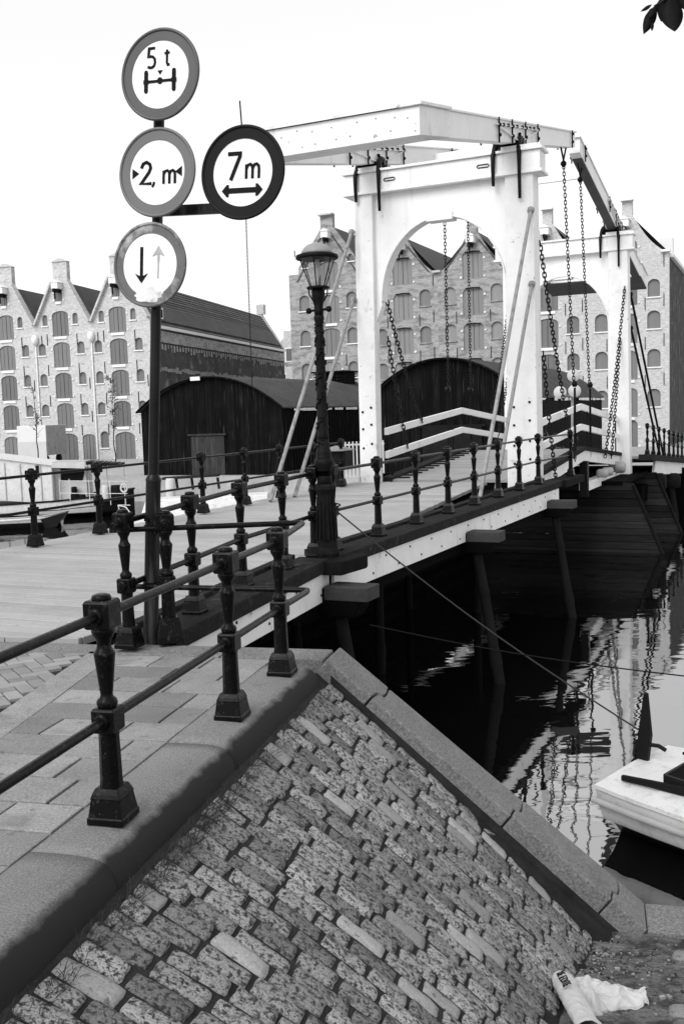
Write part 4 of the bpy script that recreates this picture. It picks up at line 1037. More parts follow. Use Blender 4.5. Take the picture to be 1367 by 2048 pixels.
def obj_bm(bm, name, m, parent, mats=None):
    me = bpy.data.meshes.new(name); bm.to_mesh(me); bm.free()
    for mm in (m if isinstance(m, (list, tuple)) else [m]): me.materials.append(mm)
    o = bpy.data.objects.new(name, me); COL.objects.link(o); o.parent = parent; return o
def warehouse(loc, rotz, w_, ze, apex, chim, wins, hatches, labels, group, brick, shut, sills=True, hood=None, anchors=None, outline=None, dv=V((0, 1, 0)), depth=28, zridge=None, extra_stone=True, roof=True, zsill=None, endwall=None, small_top=None):
    """local x runs from -w (left) to 0 (right), y into the building"""
    r = root("warehouse", labels, "warehouse", tuple(loc), group, rotz)
    z0 = -1.4
    holes = []; parts = []
    for (cx, zc, ww, hh) in wins: holes.append(archp(cx, zc - hh / 2, ww, hh, ww * .42))
    for (cx, zc, ww, hh) in hatches: holes.append(archp(cx, zc - hh / 2, ww, hh, ww * .22))
    fm = obj_bm(facade_mesh(outline, holes), "facade_wall", brick, r)
    # windows
    proto = {}
    for (cx, zc, ww, hh) in wins:
        key = (round(ww, 2), round(hh, 2))
        if key not in proto:
            m = MB(); m.prism([V((p[0], .17, p[1])) for p in archp(0, -hh / 2, ww, hh, ww * .42)], (0, .04, 0), tone=random.random()); o = m.build("window_shutter", shut, r, local=True); o.location = (cx, 0, zc); proto[key] = o
            m2 = MB(); m2.box((0, -.02, -hh / 2 - .05), ww + .14, .16, .09); s_ = m2.build("sill", stone_w if sills else brick, o, local=True); proto[key, 's'] = s_
            m3 = MB(); a = archp(0, -hh / 2, ww + .2, hh + .12, (ww + .2) * .42)[2:]; b_ = archp(0, -hh / 2, ww + .01, hh + .005, ww * .42)[2:]
        else:
            o = inst(proto[key], r, (cx, 0, zc)); inst(proto[key, 's'], o, (0, 0, 0))
    for i, (cx, zc, ww, hh) in enumerate(hatches):
        m = MB(); n = 3
        pl = archp(cx, zc - hh / 2, ww, hh, ww * .22)
        m.prism([V((p[0], .10, p[1])) for p in pl], (0, .04, 0), tone=random.random())
        o = m.build("loading_hatch", shut, r, local=True)
        m = MB(); m.box((cx, .092, zc - .05), .03, .02, hh * .9)
        for q in (-.25, .25): m.box((cx + ww * q, .094, zc), .012, .016, hh * .85)
        m.build("hatch_joint", darkhole, o, local=True)
        if extra_stone:
            if sills:
                m = MB(); m.box((cx, -.03, zc - hh / 2 - .12), ww * .75, .14, .2); m.build("threshold_stone", stone_w, o, local=True)
            else:
                m = MB(); m.box((cx, -.06, zc + hh * .46), ww * .7, .12, .07); m.build("iron_lintel", darkhole, o, local=True)
            if 'bs' not in proto:
                m = MB(); m.box((0, -.02, 0), .17, .08, .17); proto['bs'] = m.build("corner_stone", stone_g, o, local=True, bevel=.02, seg=1); c0_ = True; proto['bs'].location = (cx - ww / 2 - .12, 0, zc + hh * .22)
                todo = ((-1, -.42), (1, .22), (1, -.42))
            else: todo = ((-1, .22), (-1, -.42), (1, .22), (1, -.42))
            for s_, q in todo: inst(proto['bs'], o, (cx + s_ * (ww / 2 + .12), 0, zc + hh * q), (0, random.uniform(-.2, .2), 0), (random.uniform(.8, 1.25), 1, random.uniform(.8, 1.2)))
    if anchors:
        m = MB(); m.box((0, -.03, 0), .045, .05, .9); an = m.build("wall_anchor", iron_dull, r, local=True); an.location = (anchors[0][0], 0, anchors[0][1])
        for (x, z) in anchors[1:]: inst(an, r, (x, 0, z))
    if hood:
        cx, z = hood
        m = MB(); m.box((cx, -.35, z), .62, .75, .5); m.prism([V((cx - .38, -.78, z + .25)), V((cx + .38, -.78, z + .25)), V((cx, -.78, z + .5))], (0, .8, 0)); h_ = m.build("hoist_hood", stone_w, r, local=True)
        m = MB(); m.box((cx, -.45, z - .4), .16, .9, .3); m.box((cx, -.7, z - .8), .1, .1, .6); m.build("hoist_beam", darkhole, h_, local=True)
    if roof:
        zr = zridge or apex - .2
        a = [V((-w_ + .02, .44, ze - .05)), V((-w_ / 2, .44, zr)), V((-.02, .44, ze - .05))]
        b_ = [p + dv * depth for p in a]
        m = MB(); m.quad(a[0], a[1], b_[1], b_[0]); m.quad(a[1], a[2], b_[2], b_[1]); m.build("roof", tile_m, r, local=True)
    return r
def gable(w_, ze, zs, nw, zt, cap=.0, curve=0.0, z0=-1.4, kne=.0):
    """outline: straight (or hollow) gable from eaves ze to neck zs, chimney-like top of width nw to zt"""
    L = [(-w_, z0), (0, z0), (0, ze)]
    if kne: L += [(0, ze), (-kne, ze)][1:]
    n = 8 if curve else 1
    xs, xe = -kne, -w_ / 2 + nw / 2
    for i in range(1 if curve else 0, n + (0 if not curve else 1)):
        if not curve: break
        t = i / n; L.append((lerp(xs, xe, t), lerp(ze, zs, t) - curve * sin(pi * t)))
    if not curve: L.append((xe, zs))
    R_ = [(-w_ - x, z) for x, z in L[2:]][::-1]
    top = [(xe, zt), (-w_ / 2, zt + cap), (-w_ - xe, zt)] if cap else [(xe, zt), (-w_ - xe, zt)]
    P = L + top + R_
    out = []
    for p in P:
        if not out or (abs(p[0] - out[-1][0]) + abs(p[1] - out[-1][1])) > 1e-4: out.append(p)
    return out
# --- left row, three gables
LC = V((-14.71, 80.34, 0)); LROT = atan2(-cos(radians(69.5)), sin(radians(69.5))); LX = V((sin(radians(69.5)), -cos(radians(69.5)), 0))
ldv = V((-.125, .992, 0))
gl = "old gabled warehouses on the left quay"
for i in range(3):
    off = .25 if i == 0 else 0
    cxx = -3.05 + 5.45 / 2
    w_ = 5.45
    wins = []
    for z, xs_ in ((7.93, (1.35, 5.14)), (5.44, (1.34, 5.14)), (2.93, (1.3, 5.15))):
        for x in xs_: wins.append((-x, z, .72, .98))
    wins += [(-1.75, 10.3, .5, .9), (-4.7, 10.3, .5, .9)]
    if i == 0: wins += [(-5.0, .38, .8, 1.35)]
    if i == 1: wins = [w for w in wins]
    hat = [(-3.2, 9.95, 1.58, 2.05), (-3.22, 7.42, 1.62, 2.06), (-3.22, 4.9, 1.62, 2.1), (-3.2, 2.42, 1.62, 2.08), (-3.07, -.2, 1.85, 2.3), (-3.24, 12.25, .72, 1.0)]
    if i == 1: hat += [(-1.05, -.25, 1.25, 2.2)]
    if i == 2: hat[4] = (-3.3, -.3, 1.6, 2.2)
    wins = [(x + .25, z, a, b) for x, z, a, b in wins]; hat = [(x + .25, z, a, b) for x, z, a, b in hat]
    ol = gable(w_, 9.9, 13.42, 1.36, 14.92, .28)
    labs = ["gabled brick warehouse at the corner beside the dark side wall", "gabled brick warehouse between two others behind the young tree and white van", "gabled brick warehouse cut by the left edge of the photo"]
    anch = [(-w_ + .6, 8.6), (-4.35, 6.2), (-1.35, 6.2), (-.4, 5.0), (-4.35, 3.7), (-1.35, 3.7), (-1.4, 8.6), (-.35, 2.3), (-4.3, 1.2), (-1.4, 1.2), (-4.3, 8.7)]
    rt = warehouse(LC + LX * (-5.45 * i), LROT, w_, 9.9, 13.3, None, wins, hat, labs[i], gl, bricklight, shutter_m, True, (-w_ / 2 - .1, 12.95), anch, ol, ldv, 36, 13.35)
    m = MB()
    for xx in (-.02,):
        if i > 0 or True:
            xd = -w_ + .02
            m.tube([V((xd, -.10, 8.2)), V((xd, -.10, -1.2))], .06, 8); m.lathe([(.1, 0), (.28, .25), (.30, .6), (.2, .8), (.05, .85)], (xd, -.14, 8.3), 10)
    m.build("drain_pipe", stone_w, rt, local=True)
    m = MB(); m.prism([V((-w_ / 2 - .75, -.1, 14.92)), V((-w_ / 2 + .75, -.1, 14.92)), V((-w_ / 2, -.1, 15.22))], (0, .6, 0))
    for s_ in (-1, 1):
        a = V((-w_ / 2 + s_ * w_ / 2 * .97, -.06, 9.95)); b = V((-w_ / 2 + s_ * .72, -.06, 13.4)); m.bar(a, b, .52, .16, V((s_ * 1, 0, 1)).normalized())
    m.build("gable_coping", bricklight, rt, local=True)
    if i == 0:                                         # dark side wall with white cornice and the long roof
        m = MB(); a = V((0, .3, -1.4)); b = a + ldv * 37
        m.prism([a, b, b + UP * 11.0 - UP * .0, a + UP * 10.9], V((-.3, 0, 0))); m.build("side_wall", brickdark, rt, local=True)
        m = MB(); a = V((.06, .5, 9.30)); b = a + ldv * 36.6; m.bar(a, b, .3, .24); m.build("cornice", stone_w, rt, local=True)
        m = MB(); a = V((.02, .5, 8.55)); b = a + ldv * 36.6; m.bar(a, b, .06, .9)
        for k in range(74):
            p = lerp(V((.02, .5, 7.9)), V((.02, .5, 7.9)) + ldv * 36.6, (k + .5) / 58); hh = random.uniform(.2, .6); m.box(p + UP * (.05 - hh / 2), .055, .28, hh, ey=ldv)
        m.build("brick_frieze", brickmid, rt, local=True)
        m = MB(); k = 0
        for k in range(76):
            p = lerp(V((.0, .5, 5.9)), V((.0, .5, 5.75)) + ldv * 36.6, (k + .5) / 60); m.box(p + UP * random.uniform(-.1, .1), .05, .52, random.uniform(.2, .5), ey=ldv)
        m.build("brick_band", mat("worn_band_brick", .22, .3, 1, .9), rt, local=True)
        # steep roof slope of the long side, ridge and end gable with small chimney
        m = MB(); a0 = V((.02, .6, 9.45)); a1 = V((-w_ / 2, .6, 13.42)); b0 = a0 + ldv * 36.2; b1 = a1 + ldv * 36.2
        rows = 16
        for k in range(rows):
            t0, t1 = k / rows, (k + 1) / rows
            p0, p1, q0, q1 = lerp(a0, a1, t0), lerp(a0, a1, t1), lerp(b0, b1, t0), lerp(b0, b1, t1); nn_ = V((.82, 0, .57))
            m.quad(p0 + nn_ * .10, q0 + nn_ * .10, q1 + nn_ * .03, p1 + nn_ * .03, tone=random.random()); m.quad(p0 + nn_ * .03, q0 + nn_ * .03, q0 + nn_ * .10, p0 + nn_ * .10)
        m.build("tiled_slope", tile_m, rt, local=True)
        m = MB(); a = V((.12, .6, 9.3)) + ldv * 36.4; b = V((-w_ / 2, .6, 13.65)) + ldv * 36.4; m.bar(a, b, .5, .22); m.box(b + V((.1, 0, .5)), .9, .6, 1.1); m.build("end_coping", bricklight, rt, local=True)
        m = MB(); c = V((-.55, .6, 10.45)) + ldv * 1.6; m.box(c, 1.0, .8, .9); d_ = m.build("dormer", stone_w, rt, local=True)
        m = MB(); m.box(c + V((.5, .0, -.02)), .05, .55, .65); m.build("dormer_window", darkhole, d_, local=True)
# --- right row, five gables
RC = V((23.76, 72.34, 0)); RROT = atan2(-cos(radians(66)), sin(radians(66))); RX = V((sin(radians(66)), -cos(radians(66)), 0))
gr_ = "tall gabled warehouses behind the bridge"
labs = ["pale cleaned gabled warehouse at the right end of the row, dark side wall beside it", "pale cleaned gabled warehouse seen through the arch of the far portal", "brown brick warehouse with round topped hatches just left of the near portal right leg", "brown brick warehouse seen through the left half of the near arch", "brown brick warehouse behind the street lamp lantern, flat shoulder at its left"]
xoff = [0, 5.75, 11.5, 17.25, 23.0]
for i in range(5):
    w_ = 5.75 if i < 4 else 7.14
    pale = i < 2
    hx = [-3.0, -2.95, -2.9, -2.87, -3.5][i]
    wins = []
    dzr = 0.0 if i < 4 else .32
    for z in (10.72, 7.86, 5.13, 2.28):
        if pale and z > 10: 
            wins += [(-1.05, 9.7 + .4, .85, 1.25)] if i == 0 else []
            continue
        wins += [(-1.05 if i < 4 else -1.55, z + dzr, .92, 1.28), (-w_ + 1.0 if i < 4 else -5.8, z + dzr, .92, 1.28)]
    if i == 0: wins += [(-1.9, 10.3, .8, 1.3)][:0]
    if pale: hz = (12.6, 10.05, 7.35, 4.7, 2.0, -.3)
    else: hz = (12.9, 10.15, 7.45, 4.75, 2.0, -.3)
    hat = [(hx, z + (dzr if z > 3 else 0), 1.62, 2.15) for z in hz]
    if i == 4: wins += [(-5.6, 14.2, .55, .6), (-1.5, 14.4, .55, .6)]; hat = [(-3.5, z, 1.7, 2.3) for z in (13.1, 10.4, 7.7, 5.0, 2.2)]
    if i < 4: ol = gable(w_, 12.65, 15.35, .72, 16.4, 0, .35, kne=.35)
    else:
        ol = gable(w_, 12.75, 16.9, 1.1, 17.95, 0); 
        ol = [p for p in ol if not (p[0] <= -w_ + 1e-3 and p[1] > 12)]; k = len(ol) - 1
        ol = ol + [(-w_ + .9, 13.9), (-w_ + .9, 13.42), (-w_, 13.42)]
    anch = [(hx - 1.35, z) for z in (9.0, 6.2, 3.5)] + [(hx + 1.35, z) for z in (9.0, 6.2, 3.5)] + [(-.35, z) for z in (12.0, 9.2, 6.4, 3.6)]
    hood = (hx, 14.75) if i < 4 else (hx, 16.3)
    rt = warehouse(RC + RX * (-xoff[i]), RROT, w_, 12.6 if i < 4 else 12.7, 15.5, None, wins, hat, labs[i], gr_, brickright if pale else brickmid, shutter_m if pale else shutter_l, i in (0, 1, 4), hood, anch, ol, V((0, 1, 0)), 30, 15.6 if i < 4 else 17.2)
    m = MB(); m.box((0 if i else -.22, -.04, 12.62), .62, .5, .16); m.box((-w_ / 2 if i < 4 else -3.57, -.03, ol and (16.42 if i < 4 else 17.97)), .86 if i < 4 else 1.3, .6, .12); m.build("coping_stone", stone_w if pale else bricklight, rt, local=True)
    if not pale:
        m = MB()
        for s_ in (-1, 1):
            x0_, x1_ = (s_ * (w_ / 2 - .3), s_ * .5); z0_, z1_ = (12.75, 15.3) if i < 4 else (12.9, 16.8); cxm = -w_ / 2
            m.bar(V((cxm + x0_ * .86, -.02, z0_ - .1)), V((cxm + x1_, -.02, z1_ - .55)), .07, .1)
        m.build("string_course", brickdark, rt, local=True)
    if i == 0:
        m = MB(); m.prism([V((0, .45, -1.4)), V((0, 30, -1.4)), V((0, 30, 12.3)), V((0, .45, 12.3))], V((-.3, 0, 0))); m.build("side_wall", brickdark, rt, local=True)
        m = MB(); m.bar(V((.1, .45, 12.35)), V((.1, 30, 12.35)), .3, .25)
        for p in ((-1.2, 10, 14.2),): m.box(p, 1.0, .8, 1.6)
        m.build("gutter", stone_w, rt, local=True)
        m = MB()
        for k in range(6):
            for z in (9, 6, 3): m.box((.0, 3 + k * 4.2, z), .04, .5, .9)
        m.build("side_window", darkhole, rt, local=True)
    if i == 4:
        m = MB(); m.prism([V((-w_, .45, -1.4)), V((-w_, 30, -1.4)), V((-w_, 30, 13.0)), V((-w_, .45, 13.0))], V((.3, 0, 0))); m.build("side_wall", brickmid, rt, local=True)
# small house in the gap
sh = root("gable_house", "small distant gabled house in the gap left of the tall brown warehouse", "house", (-5.9, 128, BANK), None, -.3)
m = MB(); m.prism([V((-3, 0, 0)), V((3, 0, 0)), V((3, 0, 10.5)), V((.8, 0, 13.0)), V((.8, 0, 13.8)), V((-.8, 0, 13.8)), V((-.8, 0, 13.0)), V((-3, 0, 10.5))], (0, 9, 0)); m.build("wall", bricklight, sh, local=True)
for x, z in ((0, 10.8), (1.2, 7.6), (-1.2, 7.6), (1.2, 4.5), (-1.2, 4.5)):
    m = MB(); m.box((x, -.03, z), 1.3, .1, 1.8); wq = m.build("window", stone_w, sh, local=True); m = MB(); m.box((x, -.09, z), 1.0, .06, 1.5); m.build("pane", darkhole if z < 8 else shutter_m, wq, local=True)

# ================================================================ TARRED BARREL SHEDS
def shed(c, ax, nr, w_, ze, rise, L, label, loc, door=None):
    """c: middle of the front at ground; ax: direction into depth; nr: to the right"""
    r = root("boat_shed", label, "shed", tuple(c), "black corrugated barrel-roofed sheds")
    n = 40; P = [c + nr * (-w_ / 2) + UP * 0, c + nr * (w_ / 2)]
    A = []
    for i in range(n + 1):
        t = i / n; x = lerp(w_ / 2, -w_ / 2, t); q = 2 * t - 1; A.append((x, ze + rise * (1 - abs(q) ** 2.1)))
    # corrugated front wall: ridges as real relief
    m = MB(); nc = 110; xs = [lerp(-w_ / 2, w_ / 2, i / nc) for i in range(nc + 1)]
    def top(x): return ze + rise * (1 - abs(2 * x / w_) ** 2.1) - .02
    for i in range(nc):
        x0_, x1_ = xs[i], xs[i + 1]; d = -.035 if i % 2 else .0
        m.quad(c + nr * x0_ + ax * d, c + nr * x1_ + ax * (-.035 - d), c + nr * x1_ + ax * (-.035 - d) + UP * top(x1_), c + nr * x0_ + ax * d + UP * top(x0_), tone=random.random())
    m.build("front_wall", shed_m, r)
    for s_ in (-1, 1):
        m = MB(); a = c + nr * (s_ * w_ / 2); nn = int(L / .16)
        for i in range(nn):
            a0, a1 = a + ax * (L * i / nn), a + ax * (L * (i + 1) / nn); d = .035 if i % 2 else 0; e = .035 - d
            m.quad(a0 + nr * s_ * d, a1 + nr * s_ * e, a1 + nr * s_ * e + UP * ze, a0 + nr * s_ * d + UP * ze)
        m.build("side_wall", shed_m, r)
    m = MB()
    for i in range(n):
        (x0_, z0_), (x1_, z1_) = A[i], A[i + 1]
        ns = 34
        for k in range(ns):
            pass
        a0 = c + nr * x0_ * 1.03 + UP * z0_ - ax * .25; a1 = c + nr * x1_ * 1.03 + UP * z1_ - ax * .25
        m.hexa([a0, a0 + ax * (L + .5), a1 + ax * (L + .5), a1, a0 + UP * .06, a0 + ax * (L + .5) + UP * .06, a1 + ax * (L + .5) + UP * .06, a1 + UP * .06])
    # corrugation ribs running over the curve
    for k in range(int(L / .35)):
        pts = [c + nr * x * 1.03 + UP * (z + .065) + ax * (.1 + k * .35) for x, z in A]; m.tube(pts, .035, 4, cap=False)
    m.build("roof", shedroof_m, r)
    m = MB()
    for k in range(int(L / .5)):
        if random.random() < .75: p = c + nr * (w_ / 2 * 1.03 + .02) + UP * (ze - .08) + ax * (.3 + k * .5); m.box(p, .07, .46, random.uniform(.08, .16), nr, ax)
    m.build("eave_trim", stone_w, r)
    m = MB(); pts = [c + nr * x * 1.03 + UP * (z + .03) - ax * .27 for x, z in A]; m.tube(pts, .06, 5); m.build("verge", shed_m, r)
    if door:
        x0_, x1_, h = door; m = MB(); m.hexa([c + nr * x0_ - ax * .09, c + nr * x1_ - ax * .09, c + nr * x1_ - ax * .04, c + nr * x0_ - ax * .04, c + nr * x0_ - ax * .09 + UP * h, c + nr * x1_ - ax * .09 + UP * h, c + nr * x1_ - ax * .04 + UP * h, c + nr * x0_ - ax * .04 + UP * h])
        m.bar(c + nr * (x0_ - .15) - ax * .1 + UP * (h + .08), c + nr * (x1_ + .15) - ax * .1 + UP * (h + .08), .12, .1)
        m.build("door", mat("shed_door_board", .03, .3, 2, .7, streak=(3, (3, 3, .2), .6, .06, 6)), r)
    return r
c1_ = V((-2.9, 52, BANK)) - BN * 4.45
shed1 = shed(c1_, BD, BN, 8.9, 3.45, 1.75, 17, "black corrugated shed with a barrel roof and a plank door, behind the moored boats", 0, (-1.2, .9, 2.1))
m = MB(); p = c1_ - BN * .6 - BD * .3 + UP * 5.18; m.box(p, .6, .06, .2, BN, BD); m.build("name_plate", stone_w, shed1)
m = MB(); p = c1_ + BN * .9 + BD * 14 + UP * 5.3
m.box(p, 2.0, 1.8, .9, BN, BD)
for k in range(5): m.box(p + UP * (-.35 + k * .18), 2.2, 2.0, .06, BN, BD)
m.box(p + UP * .5, 2.6, 2.3, .09, BN, BD); m.build("louvre_vent", shed_m, shed1)
c2_ = V((1.55, 50.2, BANK)) + BN * 3.9
shed2 = shed(c2_, BD, BN, 7.9, 3.55, 1.95, 19, "black corrugated shed with a barrel roof behind the white rails of the bridge leaf", 0, None)
m = MB(); p = c2_ - BD * .1 + UP * 2.3
m.box(p + BN * .4, 3.4, .12, .1, BN, BD); m.box(p + BN * .4 - UP * 1.0, 3.0, .08, 1.9, BN, BD); m.build("doorway", boatdark, shed2)

# ================================================================ BOATS
def at(px, py, D):
    return V((0, 0, H)) + (fwd + xr * ((px - 683.5) / 2000.0) - ur * ((py - 1024) / 2000.0)) * D
def hull(mb, org, ax, st, seg=10, rake=0.0):
    """loft: st = (t along, half beam at gunwale, gunwale z, half beam at waterline); org on the water"""
    ax = V(ax).normalized(); sd_ = V((ax.y, -ax.x, 0)); rings = []
    for (t, hb_, gz, wb) in st:
        c = org + ax * t; R_ = []
        for k in range(seg + 1):
            f = k / seg; bz = lerp(gz, .25, f / .5) if f < .5 else lerp(.25, -.3, (f - .5) / .5); wd__ = lerp(hb_, lerp(hb_, wb, .35), (f / .5) ** 1.5) if f < .5 else lerp(lerp(hb_, wb, .35), wb * .2, ((f - .5) / .5) ** .6)
            R_.append((wd__, bz))
        rings.append([c + sd_ * (-w__) + UP * z for w__, z in R_] + [c + sd_ * w__ + UP * z for w__, z in R_[::-1]])
    n = len(rings[0]); vs = [p for r_ in rings for p in r_]
    mb.add(vs, [(i * n + j, i * n + j + 1, (i + 1) * n + j + 1, (i + 1) * n + j) for i in range(len(rings) - 1) for j in range(n - 1)], True)
    k0 = len(mb.m) - (len(rings) - 1) * (n - 1)
    for q in range(k0, len(mb.m)):
        j = (q - k0) % (n - 1)
        if seg * .5 <= j < n - 1 - seg * .5: mb.m[q] = 1  # faces below the bilge coloured dark, shade of the underside painted in
    mb.add(rings[0], [tuple(range(n))]); mb.add(rings[-1], [tuple(range(n))[::-1]])
    return rings
def edge_pts(org, ax, st, side, dz_=0.0, off=0.0):
    ax = V(ax).normalized(); sd_ = V((ax.y, -ax.x, 0)); return [org + ax * t + sd_ * side * (hb_ + off) + UP * (gz + dz_) for t, hb_, gz, wb in st]
# --- moored sloop at the lower right, stern towards the bridge
BO = V((2.97, 10.2, WATER)); bax = V((cos(radians(-45)), sin(radians(-45)), 0))
ST = [(0, .76, .65, .30), (.5, .85, .64, .40), (.6, .865, .64, .42), (1.2, .94, .63, .52), (2.0, .98, .64, .58), (2.8, .92, .67, .5), (3.6, .72, .74, .32), (4.2, .40, .82, .12), (4.6, .04, .90, .01)]
rb_ = root("moored_sloop", "white wooden sloop moored at the lower right with a dark rudder head and black washboard", "boat", tuple(BO))
m = MB(); hull(m, BO, bax, ST); m.build("hull", [boatwhite, boatdark], rb_)
m = MB()
for s_ in (-1, 1): m.tube([edge_pts(BO, bax, ST, s_, -.16, .0)[0] - bax * .03] + edge_pts(BO, bax, ST, s_, -.16, .0), .036, 8)
m.build("rubbing_strake", boatgrey, rb_)
m = MB(); L_ = edge_pts(BO, bax, ST, -1, .002, .01); R_ = edge_pts(BO, bax, ST, 1, .002, .01)
bs = V((bax.y, -bax.x, 0))
def inr(p, c, k): return c + (p - c) * k
n = len(ST); C_ = [(a + b) / 2 for a, b in zip(L_, R_)]
KI = [0, 0, .55, .58, .62, .62, .55, 0, 0]
for i in range(n - 1):
    for E_ in (L_, R_):
        a, b = E_[i], E_[i + 1]; c = inr(E_[i + 1], C_[i + 1], KI[i + 1]) + UP * .03; d = inr(E_[i], C_[i], KI[i]) + UP * .03
        m.hexa([a - UP * .04, b - UP * .04, c - UP * .04, d - UP * .04, a, b, c, d])
m.build("deck", boatwhite, rb_)
m = MB()
cpts = [inr(L_[i], C_[i], KI[i]) for i in (2, 3, 4, 5, 6)] + [inr(R_[i], C_[i], KI[i]) for i in (6, 5, 4, 3, 2)]
for i in range(len(cpts)):
    a, b = cpts[i] + UP * .09, cpts[(i + 1) % len(cpts)] + UP * .09; m.bar(a, b, .03, .17)
m.build("coaming", boatdark, rb_)
m = MB(); m.prism([p - UP * .25 for p in cpts], (0, 0, -.02)); m.build("cockpit_floor", mat("dark_boat_sole", .03, .3, 4, .8), rb_)
# rudder: upright tapering blade standing above the stern, and the tiller
sp0 = BO + bax * .06 - bs * .13
m = MB()
def rsec(z, a_, b_, t_): return [sp0 + UP * z - bs * t_ + bax * a_, sp0 + UP * z + bs * t_ + bax * a_, sp0 + UP * z + bs * t_ + bax * b_, sp0 + UP * z - bs * t_ + bax * b_]
m.hexa(rsec(-.3, -.30, .02, .022) + rsec(.55, -.10, .03, .024)); m.hexa(rsec(.55, -.10, .03, .024) + rsec(.95, -.06, .08, .026)); m.hexa(rsec(.95, -.06, .08, .026) + rsec(1.40, .0, .04, .015))
m.tube([sp0 + UP * .85 + bax * .04, sp0 + UP * .86 + bax * .16, sp0 + UP * .83 + bax * .24], .022, 6)
m.build("rudder", boatdark, rb_)
m = MB(); ns_ = bs; a = BO + bax * .17 + ns_ * .54 + UP * .70; b = BO + bax * 2.6 + ns_ * .52 + UP * .78; m.bar(a, b, .05, .06, UP, .16, .05); m.build("wash_board", boatdark, rb_, bevel=.015)
m = MB(); c_ = BO + bax * .42 - bs * .45 + UP * .69
m.bar(c_ - bax * .09 + UP * .03, c_ + bax * .09 + UP * .03, .025, .025); m.lathe([(.022, -.03), (.018, .03)], c_ - bax * .03, 8); m.lathe([(.022, -.03), (.018, .03)], c_ + bax * .03, 8); m.build("cleat", iron_dull, rb_)
# --- mooring ropes
m = MB(); a = B(10.72, -5.13, .62); b = sp0 + UP * .98 - bax * .05; m.tube([lerp(a, b, t) + UP * (-.10 * sin(pi * t)) for t in [i / 24 for i in range(25)]], .009, 6)
m.tube([a + V((cos(k) * .06, sin(k) * .06, .01 * k)) for k in [i * .6 for i in range(14)]], .009, 5)
tag(m.build("mooring_rope", rope_m), "taut mooring rope running from the bridge railing down to the rudder of the sloop", "rope")
m = MB(); a = at(740, 1250, 11.0); b = BO + bax * 4.9 + UP * .95; mid = at(1367, 1352, 9.7)
pts = [lerp(a, mid, i / 16) + UP * (-.05 * sin(pi * i / 16)) for i in range(17)] + [b]; m.tube(pts, .0075, 5)
tag(m.build("mooring_rope", mat("wet_dark_rope", .012, .3, 60, .9)), "thin slack rope crossing the dark water from the first pile bent to the right edge", "rope")
# --- houseboat by the far quay
HX = V((1, .10, 0)).normalized(); HY = V((-.10, 1, 0)).normalized(); HO = at(0, 1006, 46.0); HO = V((HO.x, HO.y, 0))
def hbp(zx, zy, d=0.0):
    return HO + HX * (zx / 180.0) + HY * d + UP * (-1.90 + (725 - .10 * (zx - 275) - zy) / 180.0)
hb_ = root("houseboat", "long white houseboat with dark window and grey awning across the water", "boat", tuple(V((HO.x, HO.y, WATER))))
HST = [(-9, .3, .85, .1), (-8, 1.5, .78, 1.1), (-5, 1.9, .76, 1.7), (0, 1.9, .78, 1.7), (2.6, 1.9, .86, 1.6), (4.4, 1.6, .97, 1.0), (5.4, 1.0, 1.08, .35), (5.9, .12, 1.18, .03)]
hc = V((HO.x, HO.y, WATER)) + HY * 1.9
m = MB(); rg_ = hull(m, hc, HX, HST)
nn_ = len(rg_[0]) - 1
for q in range(5 * nn_, 7 * nn_): m.m[q] = 1
m.build("hull", [boatwhite, boatdark], hb_)
m = MB(); 
for s_ in (-1, 1): m.tube(edge_pts(hc, HX, HST, s_, 0, .01), .05, 6)
m.tube(edge_pts(hc, HX, HST, 1, -.42, .01), .02, 5); m.build("gunwale", boatdark, hb_)
m = MB(); dkp = edge_pts(hc, HX, HST, -1) + edge_pts(hc, HX, HST, 1)[::-1]; m.add([p - UP * .04 for p in dkp], [(i, i + 1, 2 * len(HST) - 2 - i, 2 * len(HST) - 1 - i) for i in range(len(HST) - 1)]); m.build("deck", boatgrey, hb_)
m = MB(); m.prism([hbp(-1500, 725, .3), hbp(430, 712, .3), hbp(430, 392, .3), hbp(-1500, 260, .3)], HY * 3.0); m.build("cabin", boatwhite, hb_)
m = MB(); m.prism([hbp(-1520, 262, .2), hbp(440, 395, .2), hbp(440, 380, .2), hbp(-1520, 247, .2)], HY * 3.2); m.build("cabin_roof", boatwhite, hb_)
m = MB()
for zx in (45, 170, 335, 425): m.bar(hbp(zx, 715, .28), hbp(zx, 400, .28), .04, .03, HY)
m.build("cabin_batten", boatgrey, hb_)
m = MB(); m.hexa([hbp(295, 500, .26), hbp(322, 500, .26), hbp(322, 500, .3), hbp(295, 500, .3), hbp(295, 402, .26), hbp(322, 402, .26), hbp(322, 402, .3), hbp(295, 402, .3)]); m.build("stove_pipe", boatdark, hb_)
m = MB(); m.prism([hbp(432, 702, .8), hbp(690, 690, .8), hbp(690, 410, .8), hbp(432, 410, .8)], HY * 2.0); m.build("aft_cabin", boatwhite, hb_)
m = MB(); m.prism([hbp(482, 520, .78), hbp(660, 510, .78), hbp(680, 440, .78), hbp(660, 412, .78), hbp(482, 412, .78)], HY * -.03); m.build("cabin_window", boatdark, hb_)
m = MB(); m.prism([hbp(430, 412, .1), hbp(700, 400, .1), hbp(700, 345, .3), hbp(430, 372, .3)], HY * .06); m.prism([hbp(430, 372, .3), hbp(700, 345, .3), hbp(700, 350, 2.6), hbp(430, 372, 2.6)], UP * .03); m.build("awning", awn_m, hb_)
m = MB(); 
